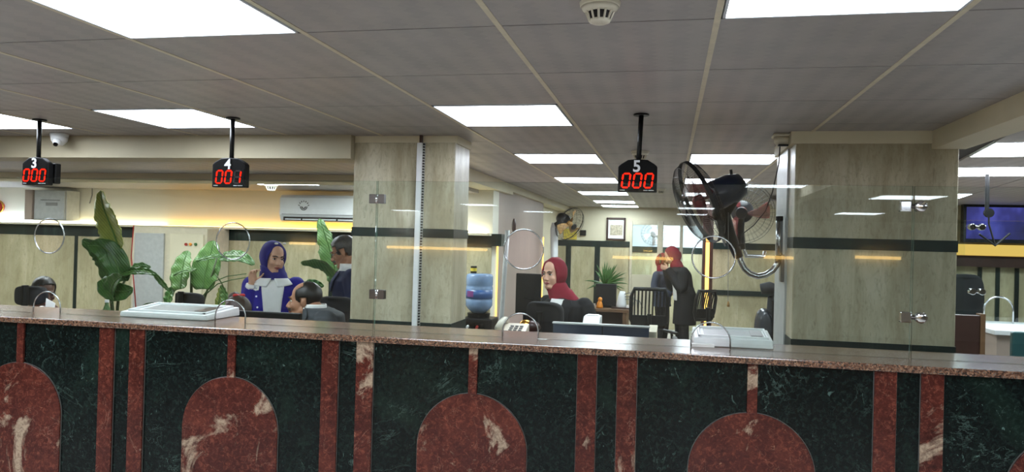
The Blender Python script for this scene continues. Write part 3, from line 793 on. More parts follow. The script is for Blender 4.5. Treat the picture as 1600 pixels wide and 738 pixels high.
# fan by the picture wall
c = at(890, 350, 9.6)
r = root('wall_fan', at(866, 440, 9.6), 'black wall fan on a pale post beside the framed picture', 'fan', 'wall fans')
m0, m1 = fan(r, c, (.72, -.52, -.45), .225, .14, None, 30, .0012, 'navymotor', 'amberw')
b = MB(); b.tube([m0 * .4 + m1 * .6, at(872, 350, 9.6), at(867, 352, 9.6)], [.05, .035, .03], 14); b.build('neck', M['black'], r, smooth=True)
a0, a1 = at(866, 348, 9.65), at(866, 440, 9.65)
b = MB(); b.tube([a0, a0 * .9 + a1 * .1, a1, Vector((a1.x, a1.y, 0))], [.03, .05, .045, .045], 14); b.build('post', M['white'], r, smooth=True)
# white fan beyond the partition
c = at(1021, 365, 14.6)
r = root('wall_fan', c + Vector((0, .3, -.2)), 'small white fan seen through the glazed partition', 'fan', 'wall fans')
m0, m1 = fan(r, c, (-.1, -1, -.1), .235, .14, None, 24, .0018, 'white', 'white')
for ch in r.children:
    if 'guard' in ch.name: ch.data.materials.clear(); ch.data.materials.append(M['grey'])
b = MB(); b.tube([m1, c + Vector((.0, .3, -.2)), c + Vector((0, .55, -.2))], .03, 12); b.build('wall_arm', M['white'], r, smooth=True)

# ------------------------------------------------------------------ things on the left wall
a0, a1 = at(443, 305, 7.05), at(552, 349, 7.05); a1.x = a0.x + .86
r = root('air_conditioner', ((a0.x + a1.x) / 2, 7.16, a1.z), 'white wall air conditioner above the dark band, near the narrow pillar', 'air conditioner')
zt, zb, Y0 = a0.z, a1.z, 6.97
prof = [(7.165, zt), (Y0 + .03, zt), (Y0 + .005, zt - .03), (Y0, zb + .07), (Y0 + .03, zb + .012), (Y0 + .07, zb), (7.165, zb)]
b = MB(); b.rings([[Vector((x, y, z)) for y, z in prof] for x in (a0.x, a1.x)]); b.build('casing', M['white'], r, bevel=.008)
b = MB(); b.box((a0.x + .05, Y0 + .0, zb + .012), (a1.x - .05, Y0 + .05, zb + .05)); b.build('outlet', M['dark'], r)
for k in range(4):
    x = a0.x + .07 + k * .19; b = MB(); b.box((x, Y0 - .004, zb + .02), (x + .17, Y0 + .02, zb + .032)); b.build('louvre', M['white'], r)
b = MB(); b.box((a0.x + .03, Y0 - .002, zb + .072), (a1.x - .03, Y0 + .01, zb + .078)); b.build('seam', M['grey'], r)
b = MB(); lx, lz = at(477, 318, 7).x, at(477, 320, 7).z
b.torus((lx, Y0 - .002, lz - .02), (0, 1, 0), .036, .004, 20, 6, 0, PI, (1, 0, 0))
b.torus((lx, Y0 - .002, lz - .02), (0, 1, 0), .02, .005, 20, 6, 0, PI, (1, 0, 0))
for k in range(7):
    a = PI * (k + .5) / 7; b.tube([(lx + .046 * math.cos(a), Y0 - .002, lz - .02 + .046 * math.sin(a)), (lx + .06 * math.cos(a), Y0 - .002, lz - .02 + .06 * math.sin(a))], .004, 6)
b.build('mirrored_emblem', M['hairg'], r)  # a reflection on the unit, modelled as raised arcs on the casing
a0, a1 = at(56, 297, 7.0), at(103, 345, 7.0)
r = root('electrical_box', ((a0.x + a1.x) / 2, 7.17, a1.z), 'grey metal electrical box on the white wall, below the number 3 sign', 'electrical box')
b = MB(); b.box((a0.x - .1, 7.0, a1.z), (a1.x, 7.19, a0.z)); b.build('body', M['lightgrey'], r, bevel=.006)
b = MB(); b.box((a0.x, 6.985, a1.z + .01), (a1.x - .01, 7.0, a0.z - .01)); b.build('cover', M['lightgrey'], r, bevel=.004)
b = MB(); b.box((a0.x + .08, 6.982, a0.z - .112), (a1.x - .07, 6.986, a0.z - .106)); b.build('slot', M['dark'], r)
b = MB(); b.box((a0.x + .15, 6.981, a0.z - .17), (a1.x - .1, 6.986, a0.z - .135)); b.build('label_plate', M['grey'], r)
b = MB(); b.box((a0.x - .11, 6.97, a1.z), (a0.x - .015, 7.02, a0.z)); b.build('side_duct', M['pink'], r, bevel=.004)
c = at(-3, 323, 7.15)
r = root('wall_disc', c, 'round red disc with a gold rim on the white wall', 'wall sign')
b = MB(); b.cyl(c + Vector((0, .03, 0)), c, .062, n=36); b.build('disc', M['redsign'], r, bevel=.004)
b = MB(); b.torus(c, (0, 1, 0), .068, .009, 40, 8); b.build('rim', M['gold'], r, smooth=True)
# electrical cabinet with three lamps
a0, a1 = at(205, 362, 6.75), at(322, 362, 6.75)
r = root('electrical_cabinet', ((a0.x + a1.x) / 2, 6.95, 0), 'tall pale electrical cabinet with three small lamps behind the plants', 'cabinet')
b = MB(); b.box((a0.x, 6.77, 0), (a1.x, 7.16, 1.70)); b.build('body', M['runner'], r, bevel=.01)
xm = at(262, 400, 6.75).x
b = MB(); b.box((a0.x + .04, 6.75, .06), (xm - .05, 6.772, 1.64)); b.build('door', M['lightgrey'], r, bevel=.004)
b = MB(); b.box((xm + .02, 6.75, .06), (a1.x - .03, 6.772, 1.64)); b.build('door', M['cream'], r, bevel=.004)
for px_, mt in ((291, 'redlamp'), (298, 'orange'), (306, 'greenlamp')):
    q = at(px_, 382, 6.75); b = MB(); b.cyl(q + Vector((0, .01, 0)), q - Vector((0, .015, 0)), .016, .014, 16); b.build('indicator_lamp', M[mt], r, bevel=.002)
b = MB(); q0 = at(210, 360, 6.72); b.tube([at(209, 352, 6.7), at(205, 400, 6.7), at(209, 440, 6.7), at(213, 490, 6.7)], .006, 8)
tag(b.build('red_cable', M['redlamp'], None, smooth=True), 'thin red cable hanging at the edge of the pale cabinet', 'cable')
b = MB(); q0 = at(145, 232, 7.1); b.tube([at(144, 290, 7.18), at(144, 305, 7.18), at(140, 318, 7.18)], .006, 6)
tag(b.build('wall_cable', M['grey'], None), 'thin grey cable on the white wall above the tall banana leaf', 'cable')
b = MB(); b.tube([at(x, y, 6.9) for x, y in ((205, 276), (230, 279), (262, 280), (290, 284))], .008, 6)
tag(b.build('ceiling_cable', M['blackwire'], None), 'black cable running along the low ceiling behind the number 4 sign', 'cable')
# low ceiling on the inner left: one seen panel, hidden ones added for light
for k, (x, y, h_) in enumerate(((-3.35, 6.0, .22), (-4.3, 5.72, .15), (-5.2, 5.72, .15), (-6.1, 5.72, .15), (-7., 5.72, .15), (-7.9, 5.72, .15), (-2.5, 6.6, .25))):
    r = root('ceiling_light', (x, y, 2.115), 'light panel in the low ceiling near the air conditioner' if k == 0 else 'hidden light panel added in the low ceiling to brighten the left wall', 'ceiling light', 'low ceiling light panels')
    b = MB(); b.box((x - .30, y - h_, 2.106), (x + .30, y + h_, 2.1148)); b.build('frame', M['rim'], r)
    b = MB(); b.box((x - .29, y - h_ + .01, 2.105), (x + .29, y + h_ - .01, 2.1065)); b.build('diffuser', M['panel' if k == 0 else 'fillpanel'], r)

# ------------------------------------------------------------------ picture wall things
a0, a1 = at(948, 340, WY - .03), at(977, 376, WY - .03)
r = root('picture_frame', ((a0.x + a1.x) / 2, WY - .02, a1.z), 'dark framed old group photograph on the far cream wall', 'picture')
b = MB(); t_ = .03
for lo, hi in (((a0.x, a1.z), (a1.x, a1.z + t_)), ((a0.x, a0.z - t_), (a1.x, a0.z)), ((a0.x, a1.z), (a0.x + t_, a0.z)), ((a1.x - t_, a1.z), (a1.x, a0.z))): b.box((lo[0], WY - .04, lo[1]), (hi[0], WY, hi[1]))
b.build('frame', M['darkwood'], r, bevel=.004)
b = MB(); b.box((a0.x + .02, WY - .015, a1.z + .02), (a1.x - .02, WY - .005, a0.z - .02)); b.build('mount', M['paper'], r)
b = MB(); b.box((a0.x + .06, WY - .018, a1.z + .08), (a1.x - .05, WY - .014, a0.z - .12)); b.build('print', M['picture'], r)
q = at(911, 364, WY - .02); b = MB(); b.box(q + Vector((-.05, -.02, -.045)), q + Vector((.05, .02, .045))); tag(b.build('wall_switch', M['black'], None, bevel=.004), 'small black square switch on the far wall beside the yellow notice', 'switch')
q = at(892, 366, WY - .02); b = MB(); b.box(q + Vector((-.12, -.003, -.09)), q + Vector((.1, .01, .09))); tag(b.build('yellow_notice', M['yellow'], None), 'yellow notice on the far wall behind the post mounted fan', 'notice')

# ------------------------------------------------------------------ plants
def leaf(r, px, Y, w, mat='leafd', dy=.05, tilt=.0, fold=.25, tear=0, seed=0):
    """banana-like blade: midrib through picture points at distance Y, widths in metres"""
    rnd = random.Random(seed); n = len(px) - 1
    P = [at(x, y, Y + dy * (i / n - .5)) for i, (x, y) in enumerate(px)]
    def mid(t):
        f = t * n; i = min(n - 1, int(f)); f -= i
        p0, p1, p2, p3 = P[max(0, i - 1)], P[i], P[i + 1], P[min(n, i + 2)]
        return .5 * ((2 * p1) + (p2 - p0) * f + (2 * p0 - 5 * p1 + 4 * p2 - p3) * f * f + (3 * p1 - p0 - 3 * p2 + p3) * f ** 3)
    NU = 26; b = MB(); jit = [rnd.uniform(.82, 1) if tear else 1 for _ in range(NU + 1)]
    def f(s, t):
        p = mid(s); d = (mid(min(1, s + .02)) - mid(max(0, s - .02))).normalized()
        view = Vector((0, -1, 0)); side = d.cross(view).normalized(); nrm = side.cross(d).normalized()
        side = (side * math.cos(tilt) + nrm * math.sin(tilt)); nrm = side.cross(d).normalized()
        k = (t - .5) * 2; ww = w * (math.sin(PI * min(1, s * .93 + .07)) ** .55) * (1 - .25 * s)
        ww *= jit[int(s * NU + .5)] if abs(k) > .6 else 1
        return p + side * ww * k * (1 - .12 * abs(k)) + nrm * (abs(k) * fold * ww + .006 * math.sin(s * 30 + k * 2) * abs(k)) + Vector((0, 0, -.10 * ww * k * k))
    b.grid(f, NU, 8); o = b.build('leaf', M[mat], r, smooth=True, solid=.0025)
    b = MB(); b.tube([mid(i / 14) - Vector((0, .004, 0)) for i in range(15)], [.007 * (1 - .8 * i / 14) + .0015 for i in range(15)], 6); b.build('midrib', M['leafl'], o, smooth=True)
    return o


def stalk(r, px, Y, r0=.014, mat='stem', dy=0):
    b = MB(); P = [at(x, y, Y + dy * i) for i, (x, y) in enumerate(px)]
    b.tube(P, [r0 * (1 - .4 * i / (len(P) - 1)) for i in range(len(P))], 8); b.build('stalk', M[mat], r, smooth=True)


def pot(r, x, Y, h=.42, rad=.19, mat='blackm'):
    b = MB(); b.tube([(x, Y, 0), (x, Y, .02), (x, Y, h - .03), (x, Y, h - .03), (x, Y, h)], [rad * .74, rad * .78, rad, rad * 1.07, rad * 1.07], 28); b.build('pot', M[mat], r, smooth=True)
    b = MB(); b.cyl((x, Y, h - .02), (x, Y, h + .004), rad * .95, n=28); b.build('soil', M['soil'], r)


Y = 5.45; x0 = at(178, 480, Y).x
r = root('banana_plant', (x0, Y, 0), 'tall banana plant with one upright leaf reaching above the dark band', 'plant', 'broad leaved plants')
pot(r, x0, Y)
stalk(r, [(178, 745), (178, 600), (177, 500), (173, 455), (168, 420)], Y, .02)
stalk(r, [(181, 745), (181, 600), (182, 500), (186, 455), (200, 430)], Y + .04, .016)
leaf(r, [(186, 392), (180, 370), (170, 345), (161, 322), (157, 298)], Y, .17, 'leafy', .12, .15, .2, 1, 1)
stalk(r, [(172, 455), (180, 425), (186, 392)], Y, .01)
leaf(r, [(168, 440), (167, 415), (160, 396), (147, 384), (128, 376)], Y - .08, .135, 'leafd', -.1, .35, .22, 0, 2)
leaf(r, [(190, 440), (184, 415), (172, 395), (155, 385), (138, 384)], Y - .1, .13, 'leafd', -.1, -.5, .2, 0, 12)
leaf(r, [(160, 436), (168, 448), (184, 455), (200, 455), (208, 450)], Y - .18, .10, 'leafd', -.1, .2, .25, 0, 3)
leaf(r, [(172, 470), (174, 452), (180, 440), (190, 432)], Y - .2, .115, 'leafd', -.1, .3, .2, 0, 13)
leaf(r, [(186, 432), (200, 426), (215, 424), (230, 425), (246, 430)], Y - .1, .055, 'leafd', -.1, .7, .3, 1, 4)
leaf(r, [(196, 434), (206, 422), (218, 415), (236, 418)], Y, .05, 'leafd', .1, .4, .2, 1, 5)
leaf(r, [(240, 426), (250, 438), (258, 447), (264, 455)], Y - .05, .028, 'leafl', .02, .2, .2, 0, 6)
# small bottle beside it
q = at(167, 472, 5.02)
r = root('glass_bottle', (q.x, 5.02, .79), 'green glass bottle with a white cap beside the tall banana plant', 'bottle')
b = MB(); b.tube([(q.x, 5.02, z) for z in (.79, .80, 1.03, 1.08, q.z - .02, q.z)], [.03, .034, .034, .016, .013, .013], 20); b.build('body', M['leafd'], r, smooth=True)
b = MB(); b.cyl((q.x, 5.02, q.z - .004), (q.x, 5.02, q.z + .016), .0155); b.build('cap', M['white'], r)
r = root('side_table', (q.x, 5.02, 0), 'small wooden side table under the green bottle', 'table')
b = MB(); b.box((q.x - .12, 4.94, .76), (q.x + .12, 5.1, .788)); b.build('tabletop', M['wood'], r, bevel=.004)
for sx in (-.1, .1):
    for sy in (-.08, .08): b = MB(); b.box((q.x + sx - .015, 5.02 + sy - .015, 0), (q.x + sx + .015, 5.02 + sy + .015, .76)); b.build('leg', M['wood'], r)

Y = 6.05; x0 = at(300, 480, Y).x
r = root('banana_plant', (x0, Y, 0), 'spreading banana plant behind the black chair and the pale cabinet lamps', 'plant', 'broad leaved plants')
pot(r, x0, Y)
stalk(r, [(300, 740), (300, 600), (300, 500), (299, 450), (299, 425)], Y, .018)
stalk(r, [(303, 740), (305, 600), (310, 500), (325, 450), (340, 400)], Y + .03, .014)
leaf(r, [(282, 452), (284, 430), (288, 408), (294, 392)], Y - .1, .165, 'leafl', .1, .3, .15, 0, 21)
leaf(r, [(318, 452), (321, 425), (328, 400), (334, 376)], Y + .05, .165, 'leafl', .1, -.2, .15, 0, 22)
leaf(r, [(272, 430), (285, 424), (298, 422), (308, 421)], Y - .2, .03, 'leafl', -.1, .6, .2, 0, 23)
leaf(r, [(306, 408), (322, 404), (340, 400), (352, 400)], Y - .1, .03, 'leafd', .1, .6, .2, 0, 24)
leaf(r, [(346, 402), (362, 400), (380, 402), (398, 414)], Y - .05, .075, 'leafd', -.1, .55, .2, 0, 25)
stalk(r, [(318, 462), (335, 440), (355, 432), (385, 428)], Y, .006, 'leafd')
stalk(r, [(324, 458), (340, 444), (360, 438), (384, 434)], Y, .006, 'leafd')
stalk(r, [(336, 428), (346, 442), (356, 462)], Y, .007, 'stem')
leaf(r, [(350, 482), (352, 468), (350, 455), (345, 446)], Y, .05, 'leafl', .05, .1, .2, 0, 26)
leaf(r, [(262, 480), (264, 466), (268, 455), (276, 450)], Y - .1, .06, 'leafd', .05, .1, .2, 0, 27)
leaf(r, [(252, 480), (240, 478), (228, 480), (218, 486)], Y - .1, .05, 'leafd', .05, .3, .2, 0, 28)
leaf(r, [(338, 500), (341, 480), (344, 462), (343, 450)], Y + .1, .05, 'leafy', .05, .1, .2, 0, 29)

Y = 6.1; x0 = at(520, 480, Y).x
r = root('banana_plant', (x0, Y, 0), 'banana plant with a tall torn leaf behind the standing man in glasses', 'plant', 'broad leaved plants')
pot(r, x0, Y)
stalk(r, [(530, 740), (530, 600), (530, 500), (529, 445), (524, 420)], Y, .018)
leaf(r, [(526, 440), (520, 410), (510, 375), (499, 342)], Y, .145, 'leafl', .15, .2, .15, 1, 31)
leaf(r, [(530, 450), (522, 428), (508, 414), (490, 410), (470, 411)], Y - .1, .08, 'leafl', -.1, .6, .2, 0, 32)
leaf(r, [(474, 448), (484, 443), (496, 444), (506, 448)], Y + .1, .05, 'leafd', .05, .3, .2, 0, 33)

# spiky plant in a black box planter on the far desk
DZ = at(940, 480, 9).z
a0, a1 = at(932, 443, 9.0), at(963, 480, 9.0)
r = root('far_desk', (at(940, 480, 9).x, 9.1, 0), 'brown wooden desk at the far wall under the spiky plant', 'desk')
d0, d1 = at(890, 480, 8.8).x, at(983, 480, 8.8).x
b = MB(); b.box((d0, 8.75, DZ - .035), (d1, 9.5, DZ)); b.build('desktop', M['wood'], r, bevel=.004)
for x in (d0 + .03, d1 - .07): b = MB(); b.box((x, 8.78, 0), (x + .04, 9.45, DZ - .035)); b.build('side_panel', M['wood'], r)
b = MB(); b.box((d0 + .07, 9.1, .1), (d1 - .07, 9.12, DZ - .035)); b.build('front_panel', M['darkwood'], r)
r = root('monitor', ((a0.x + a1.x) / 2, 8.98, DZ), 'square black monitor back standing on the far brown desk', 'monitor')
b = MB(); b.box((a0.x, 8.95, DZ + .02), (a1.x, 9.0, a0.z)); b.build('casing', M['blackm'], r, bevel=.006)
b = MB(); b.box((a0.x + .05, 8.93, DZ), (a1.x - .05, 9.05, DZ + .03)); b.build('foot', M['black'], r)
cx, cz = at(945, 440, 9.25).x, at(945, 443, 9.25).z
r = root('spiky_plant', (cx, 9.3, DZ), 'potted plant with spiky dark green leaves behind the square monitor', 'plant')
b = MB(); b.tube([(cx, 9.3, DZ + .002), (cx, 9.3, cz - .06), (cx, 9.3, cz - .03)], [.08, .11, .115], 24); b.build('pot', M['darkwood'], r, smooth=True)
rnd = random.Random(5)
for k in range(30):
    a = rnd.uniform(0, 2 * PI); el = rnd.uniform(.15, 1.45); L = rnd.uniform(.22, .36)
    d = Vector((math.cos(a) * math.cos(el), math.sin(a) * math.cos(el) * .5, math.sin(el)))
    p0 = Vector((cx, 9.3, cz - .03)); b = MB(); side = d.cross(Vector((.2, -1, .1))).normalized()
    def f(s, t): return p0 + d * L * s + Vector((0, 0, -.16 * L * s * s * (1.6 - el))) * 1.6 + side * (.017 * (1 - s) ** .6 + .001) * (t - .5) * 2
    b.grid(f, 6, 2); b.build('leaf', M['leafd'], r, smooth=True, solid=.002)
q = at(937, 474, 8.85)
r = root('desk_figurine', (q.x, 8.85, DZ), 'small orange figurine on the far desk beside the square monitor', 'figurine')
b = MB(); b.tube([(q.x, 8.85, DZ + z) for z in (0, .02, .06, .08)], [.035, .04, .03, .02], 14); b.build('body', M['orange'], r, smooth=True)
b = MB(); b.ell((q.x + .005, 8.85, DZ + .10), (.026, .026, .028)); b.build('head', M['orange'], r, smooth=True)
q = at(975, 470, 8.9)
r = root('desk_telephone', (q.x, 8.9, DZ), 'white office machine with tangled cords at the far desk end', 'telephone')
b = MB(); b.tube([(q.x - .03, 8.9, DZ), (q.x - .03, 8.9, DZ + .04), (q.x - .025, 8.92, DZ + .14), (q.x - .02, 8.92, DZ + .2)], [.06, .06, .045, .03], 14); b.build('body', M['white'], r, smooth=True)
b = MB(); b.box((q.x - .14, 8.82, DZ), (q.x + .1, 8.98, DZ + .018)); b.build('tray', M['darkwood'], r)
for k in range(3):
    b = MB(); b.tube([(q.x + .0, 8.9, DZ + .17 - .03 * k), (q.x + .07 + .02 * k, 8.88, DZ + .19 - .04 * k), (q.x + .12 + .03 * k, 8.86, DZ + .1), (q.x + .10 + .06 * k, 8.85, DZ + .02)], .006, 6); b.build('cord', M['grey'], r, smooth=True)

# ------------------------------------------------------------------ water dispenser
c0 = at(746, 460, 6.9); bt, bb = at(746, 428, 6.9).z, at(746, 487, 6.9).z
r = root('water_dispenser', (c0.x, 6.95, 0), 'black water dispenser beside the narrow pillar, under the blue bottle', 'water dispenser')
b = MB(); b.box((c0.x - .14, 6.82, 0), (c0.x + .16, 7.12, bb - .06)); b.build('body', M['black'], r, bevel=.012)
b = MB(); b.box((c0.x - .11, 6.81, bb - .26), (c0.x + .09, 6.83, bb - .1)); b.build('tap_recess', M['blackgloss'], r)
for k, mt in enumerate(('white', 'redlamp')): b = MB(); b.cyl((c0.x - .06 + .09 * k, 6.82, bb - .13), (c0.x - .06 + .09 * k, 6.78, bb - .14), .012); b.build('tap', M[mt], r)
b = MB(); b.cyl((c0.x, 6.97, bb - .065), (c0.x, 6.97, bb - .02), .1, .11, 28); b.build('bottle_seat', M['black'], r)
r = root('water_bottle', (c0.x, 6.97, bb - .02), 'large blue water bottle upside down on the black dispenser', 'water bottle')
R_ = .128; H_ = bt - bb + .02
b = MB(); b.tube([(c0.x, 6.97, bb - .02 + H_ * z) for z in (0, .06, .12, .2, .34, .37, .40, .66, .69, .72, .93, .98, 1)], [.06, .085, .11, R_, R_, R_ * .95, R_, R_, R_ * .95, R_, R_, R_ * .93, R_ * .8], 36); b.build('bottle', M['water'], r, smooth=True)
b = MB()
a_ = [(math.cos(PI + PI * i / 16), math.sin(PI + PI * i / 16)) for i in range(17)]
b.rings([[Vector((c0.x + x * (R_ + .002), 6.97 + y * (R_ + .002), bb - .02 + H_ * z)) for x, y in a_] for z in (.38, .6)], closed=False, cap=False); b.build('label_band', M['waterlabel'], r, smooth=True, solid=.001)
b = MB(); b.rings([[Vector((c0.x + x * (R_ + .003), 6.97 + y * (R_ + .003), bb - .02 + H_ * z)) for x, y in a_[4:8]] for z in (.42, .57)], closed=False, cap=False); b.build('label_patch', M['purple'], r, solid=.001)
q = at(742, 424, 6.9); r = root('black_yellow_can', (q.x - .03, 6.97, bt), 'black and yellow can standing on the blue water bottle', 'can')
b = MB(); b.cyl((q.x - .03, 6.97, bt), (q.x - .03, 6.97, bt + .07), .03); b.build('body', M['black'], r, bevel=.003)
b = MB(); b.cyl((q.x - .03, 6.97, bt + .02), (q.x - .03, 6.97, bt + .05), .0306); b.build('stripe', M['yellow'], r)
# grey pipe in the recess
b = MB(); q1 = at(782, 520, 6.8); b.tube([at(793, 360, 6.8), at(788, 430, 6.8), q1, Vector((q1.x - .03, 6.8, 0))], .022, 12)
tag(b.build('grey_pipe', M['lightgrey'], None, smooth=True), 'slanting pale grey pipe between the water bottle and the black monitor', 'pipe')
q = at(803, 350, 7.0)
r = root('wall_ornament', (q.x, 7.05, q.z - .05), 'small dark brown ornament above the warm lit corner ledge', 'ornament')
b = MB(); b.tube([q + Vector((0, 0, z)) for z in (.05, .03, 0, -.05, -.08)], [.006, .014, .022, .02, .01], 14); b.build('body', M['darkwood'], r, smooth=True)
# ------------------------------------------------------------------ chairs
def swivel(r, c, ang, w=.46, zs=.48, zt=1.0, zb=.62, mat='charcoal', mesh=False, arms=True, sub='seat'):
    """office chair, c = floor point; ang = way the sitter looks (0 = towards the viewer)"""
    R = Matrix.Rotation(ang, 3, 'Z'); C3 = Vector((c[0], c[1], 0))
    def L(x, y, z): return C3 + R @ Vector((x, y, 0)) + Vector((0, 0, z))
    def g(nm, lo, hi, n=5):
        b = MB()
        def f(k): return k
        hw = w / 2
        prof = []
        for i in range(25):
            t = i / 24 * 2 * PI; cx_ = abs(math.cos(t)) ** .55 * (1 if math.cos(t) > 0 else -1); sz_ = abs(math.sin(t)) ** .55 * (1 if math.sin(t) > 0 else -1); prof.append((cx_, sz_))
        prof = prof[:-1]; rings = []
        for y_, s_ in ((.0, .9), (.012, .98), (.04, 1), (.065, .97), (.075, .88)):
            rings.append([L(px_ * hw * s_, .20 + y_ + .05 * px_ * px_ * -1, (lo + hi) / 2 + pz_ * (hi - lo) / 2 * s_) for px_, pz_ in prof])
        b.rings(rings); return b.build(nm, M[mat], r, smooth=True)
    if mesh:
        b = MB()
        hw = w / 2
        pts = [L(-hw * .8, .2, zb), L(-hw, .21, zb + .08), L(-hw, .24, zt - .08), L(-hw * .85, .25, zt), L(hw * .85, .25, zt), L(hw, .24, zt - .08), L(hw, .21, zb + .08), L(hw * .8, .2, zb), L(-hw * .8, .2, zb)]
        b.tube(pts, .02, 8); b.build('back_frame', M['black'], r, smooth=True)
        nb = 9
        for k in range(nb):
            b = MB(); x = -hw * .8 + hw * 1.6 * k / (nb - 1); b.tube([L(x, .205, zb), L(x, .2, (zb + zt) / 2), L(x, .245, zt)], .008, 6); b.build('back_slat', M['black'], r)
        b = MB(); b.box((-hw, .205, zb + .02), (hw, .225, zb + .12)); bmesh.ops.transform(b.bm, matrix=Matrix.Translation(C3) @ R.to_4x4(), verts=b.bm.verts); b.build('lumbar_pad', M['black'], r)
    else:
        g('backrest', zb, zt)
    b = MB(); b.tube([L(0, .0, zs - .04), L(0, .24, zs - .03), L(0, .29, zs + .08), L(0, .28, zb + .14)], .022, 8); b.build('back_bracket', M['black'], r)
    b = MB(); rings = []
    for z_, s_ in ((zs - .05, .9), (zs - .03, 1), (zs, 1), (zs + .015, .92)):
        rings.append([L(.25 * s_ * math.cos(t / 20 * 2 * PI) * (1 + .12 * abs(math.sin(t / 10 * 2 * PI))), .24 * s_ * math.sin(t / 20 * 2 * PI) * (1 + .12 * abs(math.sin(t / 10 * 2 * PI))), z_) for t in range(20)])
    b.rings(rings); b.build('seat', M[mat], r, smooth=True)
    b = MB(); b.cyl(L(0, 0, .1), L(0, 0, zs - .04), .028); b.build('gas_lift', M['black'], r)
    for k in range(5):
        a = 2 * PI * k / 5; b = MB(); d = (math.cos(a), math.sin(a)); b.tube([L(0, 0, .11), L(.28 * d[0], .28 * d[1], .075)], [.03, .018], 8); b.build('base_arm', M['black'], r)
        b = MB(); q = L(.28 * d[0], .28 * d[1], .03); b.cyl(q + Vector((-.012, 0, 0)), q + Vector((.012, 0, 0)), .03); b.build('caster', M['black'], r)
    if arms:
        for s_ in (-1, 1):
            b = MB(); b.tube([L(.25 * s_, .05, zs - .03), L(.29 * s_, .05, zs + .02), L(.29 * s_, .02, zs + .2)], .016, 8); b.build('arm_post', M['black'], r)
            b = MB(); b.tube([L(.29 * s_, .14, zs + .205), L(.29 * s_, -.13, zs + .21)], .024, 8, squash=(1.2, .7)); b.build('armrest', M['black'], r)


def chair(px, py_top, py_bot, Y, w, ang, label, mesh=False, zs=.48, arms=True):
    q, q2 = at(px, py_top, Y), at(px, py_bot, Y)
    R = Matrix.Rotation(ang, 3, 'Z') @ Vector((0, .22, 0))
    r = root('office_chair', (q.x - R.x, Y - R.y, 0), label, 'chair', 'black office chairs')
    swivel(r, (q.x - R.x, Y - R.y), ang, w, zs, q.z, q2.z, 'charcoal', mesh, arms); return r


chair(46, 447, 477, 4.4, .2, math.radians(200), 'black padded chair back in front of the seated man at the far end', arms=False)
chair(292, 457, 484, 5.1, .25, math.radians(170), 'black padded chair back in front of the spreading plant', arms=False)
chair(524, 463, 512, 4.95, .27, math.radians(185), 'black chair back against the standing man in the navy suit', arms=False)
chair(849, 471, 520, 4.93, .26, math.radians(165), 'black padded chair with its back to the glass before the maroon headscarf woman', arms=False)
chair(1015, 452, 512, 7.7, .36, math.radians(185), 'black mesh back office chair in front of the two standing women', True)
chair(1102, 455, 500, 8.6, .26, math.radians(215), 'black slatted office chair in front of the warm vertical light strip', True)

chair(1506, 428, 520, 6.4, .32, math.radians(185), 'dark chair back partly seen past the edge of the wide pillar', arms=False)

# ------------------------------------------------------------------ monitors, partition, papers and machines
def monitor(px0, py0, px1, py1, Y, label, z_desk, mat='black', dx=0):
    a, c = at(px0, py0, Y), at(px1, py1, Y)
    r = root('monitor', ((a.x + c.x) / 2, Y, z_desk), label, 'monitor', 'black monitors')
    zb = min(c.z, a.z - .3)
    b = MB(); b.box((a.x, Y - .015, zb), (c.x, Y + .02, a.z)); b.build('casing', M[mat], r, bevel=.006)
    b = MB(); b.box((a.x + .012, Y + .0195, zb + .015), (c.x - .012, Y + .022, a.z - .012)); b.build('screen', M['blackgloss'], r)
    m = (a.x + c.x) / 2; b = MB(); b.box((m - .03, Y - .04, z_desk + .01), (m + .03, Y - .015, zb + .12)); b.build('stand_neck', M['black'], r)
    b = MB(); b.box((m - .12, Y - .12, z_desk), (m + .12, Y + .08, z_desk + .014)); b.build('stand_foot', M['black'], r, bevel=.004)
    b = MB(); b.box((m - .05, Y - .019, zb + .1), (m + .05, Y - .014, zb + .2)); b.build('rear_plate', M['black'], r)
    return r


monitor(346, 484, 470, 503, 3.88, 'black monitor back on the inner desk, before the seated man in grey', .79)
r = root('teller_desk', (-.6, 5.6, 0), 'desk behind the glass where the maroon headscarf woman sits', 'desk')
b = MB(); b.box((-1.15, 5.40, .90), (-.25, 5.66, .93)); b.build('desktop', M['wood'], r)
for x in (-1.13, -.28): b = MB(); b.box((x, 5.42, 0), (x + .03, 5.64, .9)); b.build('side_panel', M['wood'], r)
monitor(807, 427, 845, 476, 5.5, 'black monitor beside the face of the maroon headscarf woman', .93)
a, c = at(865, 503, 4.45), at(1014, 531, 4.45)
r = root('desk_partition', ((a.x + c.x) / 2, 4.45, 0), 'dark blue desk partition with a pale top edge behind the ledge', 'partition')
b = MB()
z0, z1 = at(865, 503, 4.45).z, at(1014, 508, 4.45).z
b.box((a.x, 4.43, .75), (c.x, 4.47, z0 - .006)); b.build('panel', M['navypanel'], r, bevel=.003)
b = MB(); b.box((a.x - .004, 4.425, z0 - .008), (c.x + .004, 4.475, z0)); b.build('top_edge', M['lightgrey'], r)
m_ = at(942, 510, 4.45).x; b = MB(); b.box((m_ - .004, 4.427, .75), (m_ + .004, 4.43, z0 - .01)); b.build('joint', M['black'], r)
for x in (a.x + .03, c.x - .03): b = MB(); b.box((x - .02, 4.3, 0), (x + .02, 4.6, .75)); b.build('foot', M['black'], r)
a = at(1013, 518, 4.6); b = MB(); b.box((a.x + .0, 4.5, .75), (a.x + .05, 4.9, at(1016, 516, 4.6).z)); b.box((a.x, 4.5, 0), (a.x + .05, 4.55, .75)); tag(b.build('desk_end_panel', M['runner'], None), 'pale desk end panel at the end of the dark blue partition', 'panel')
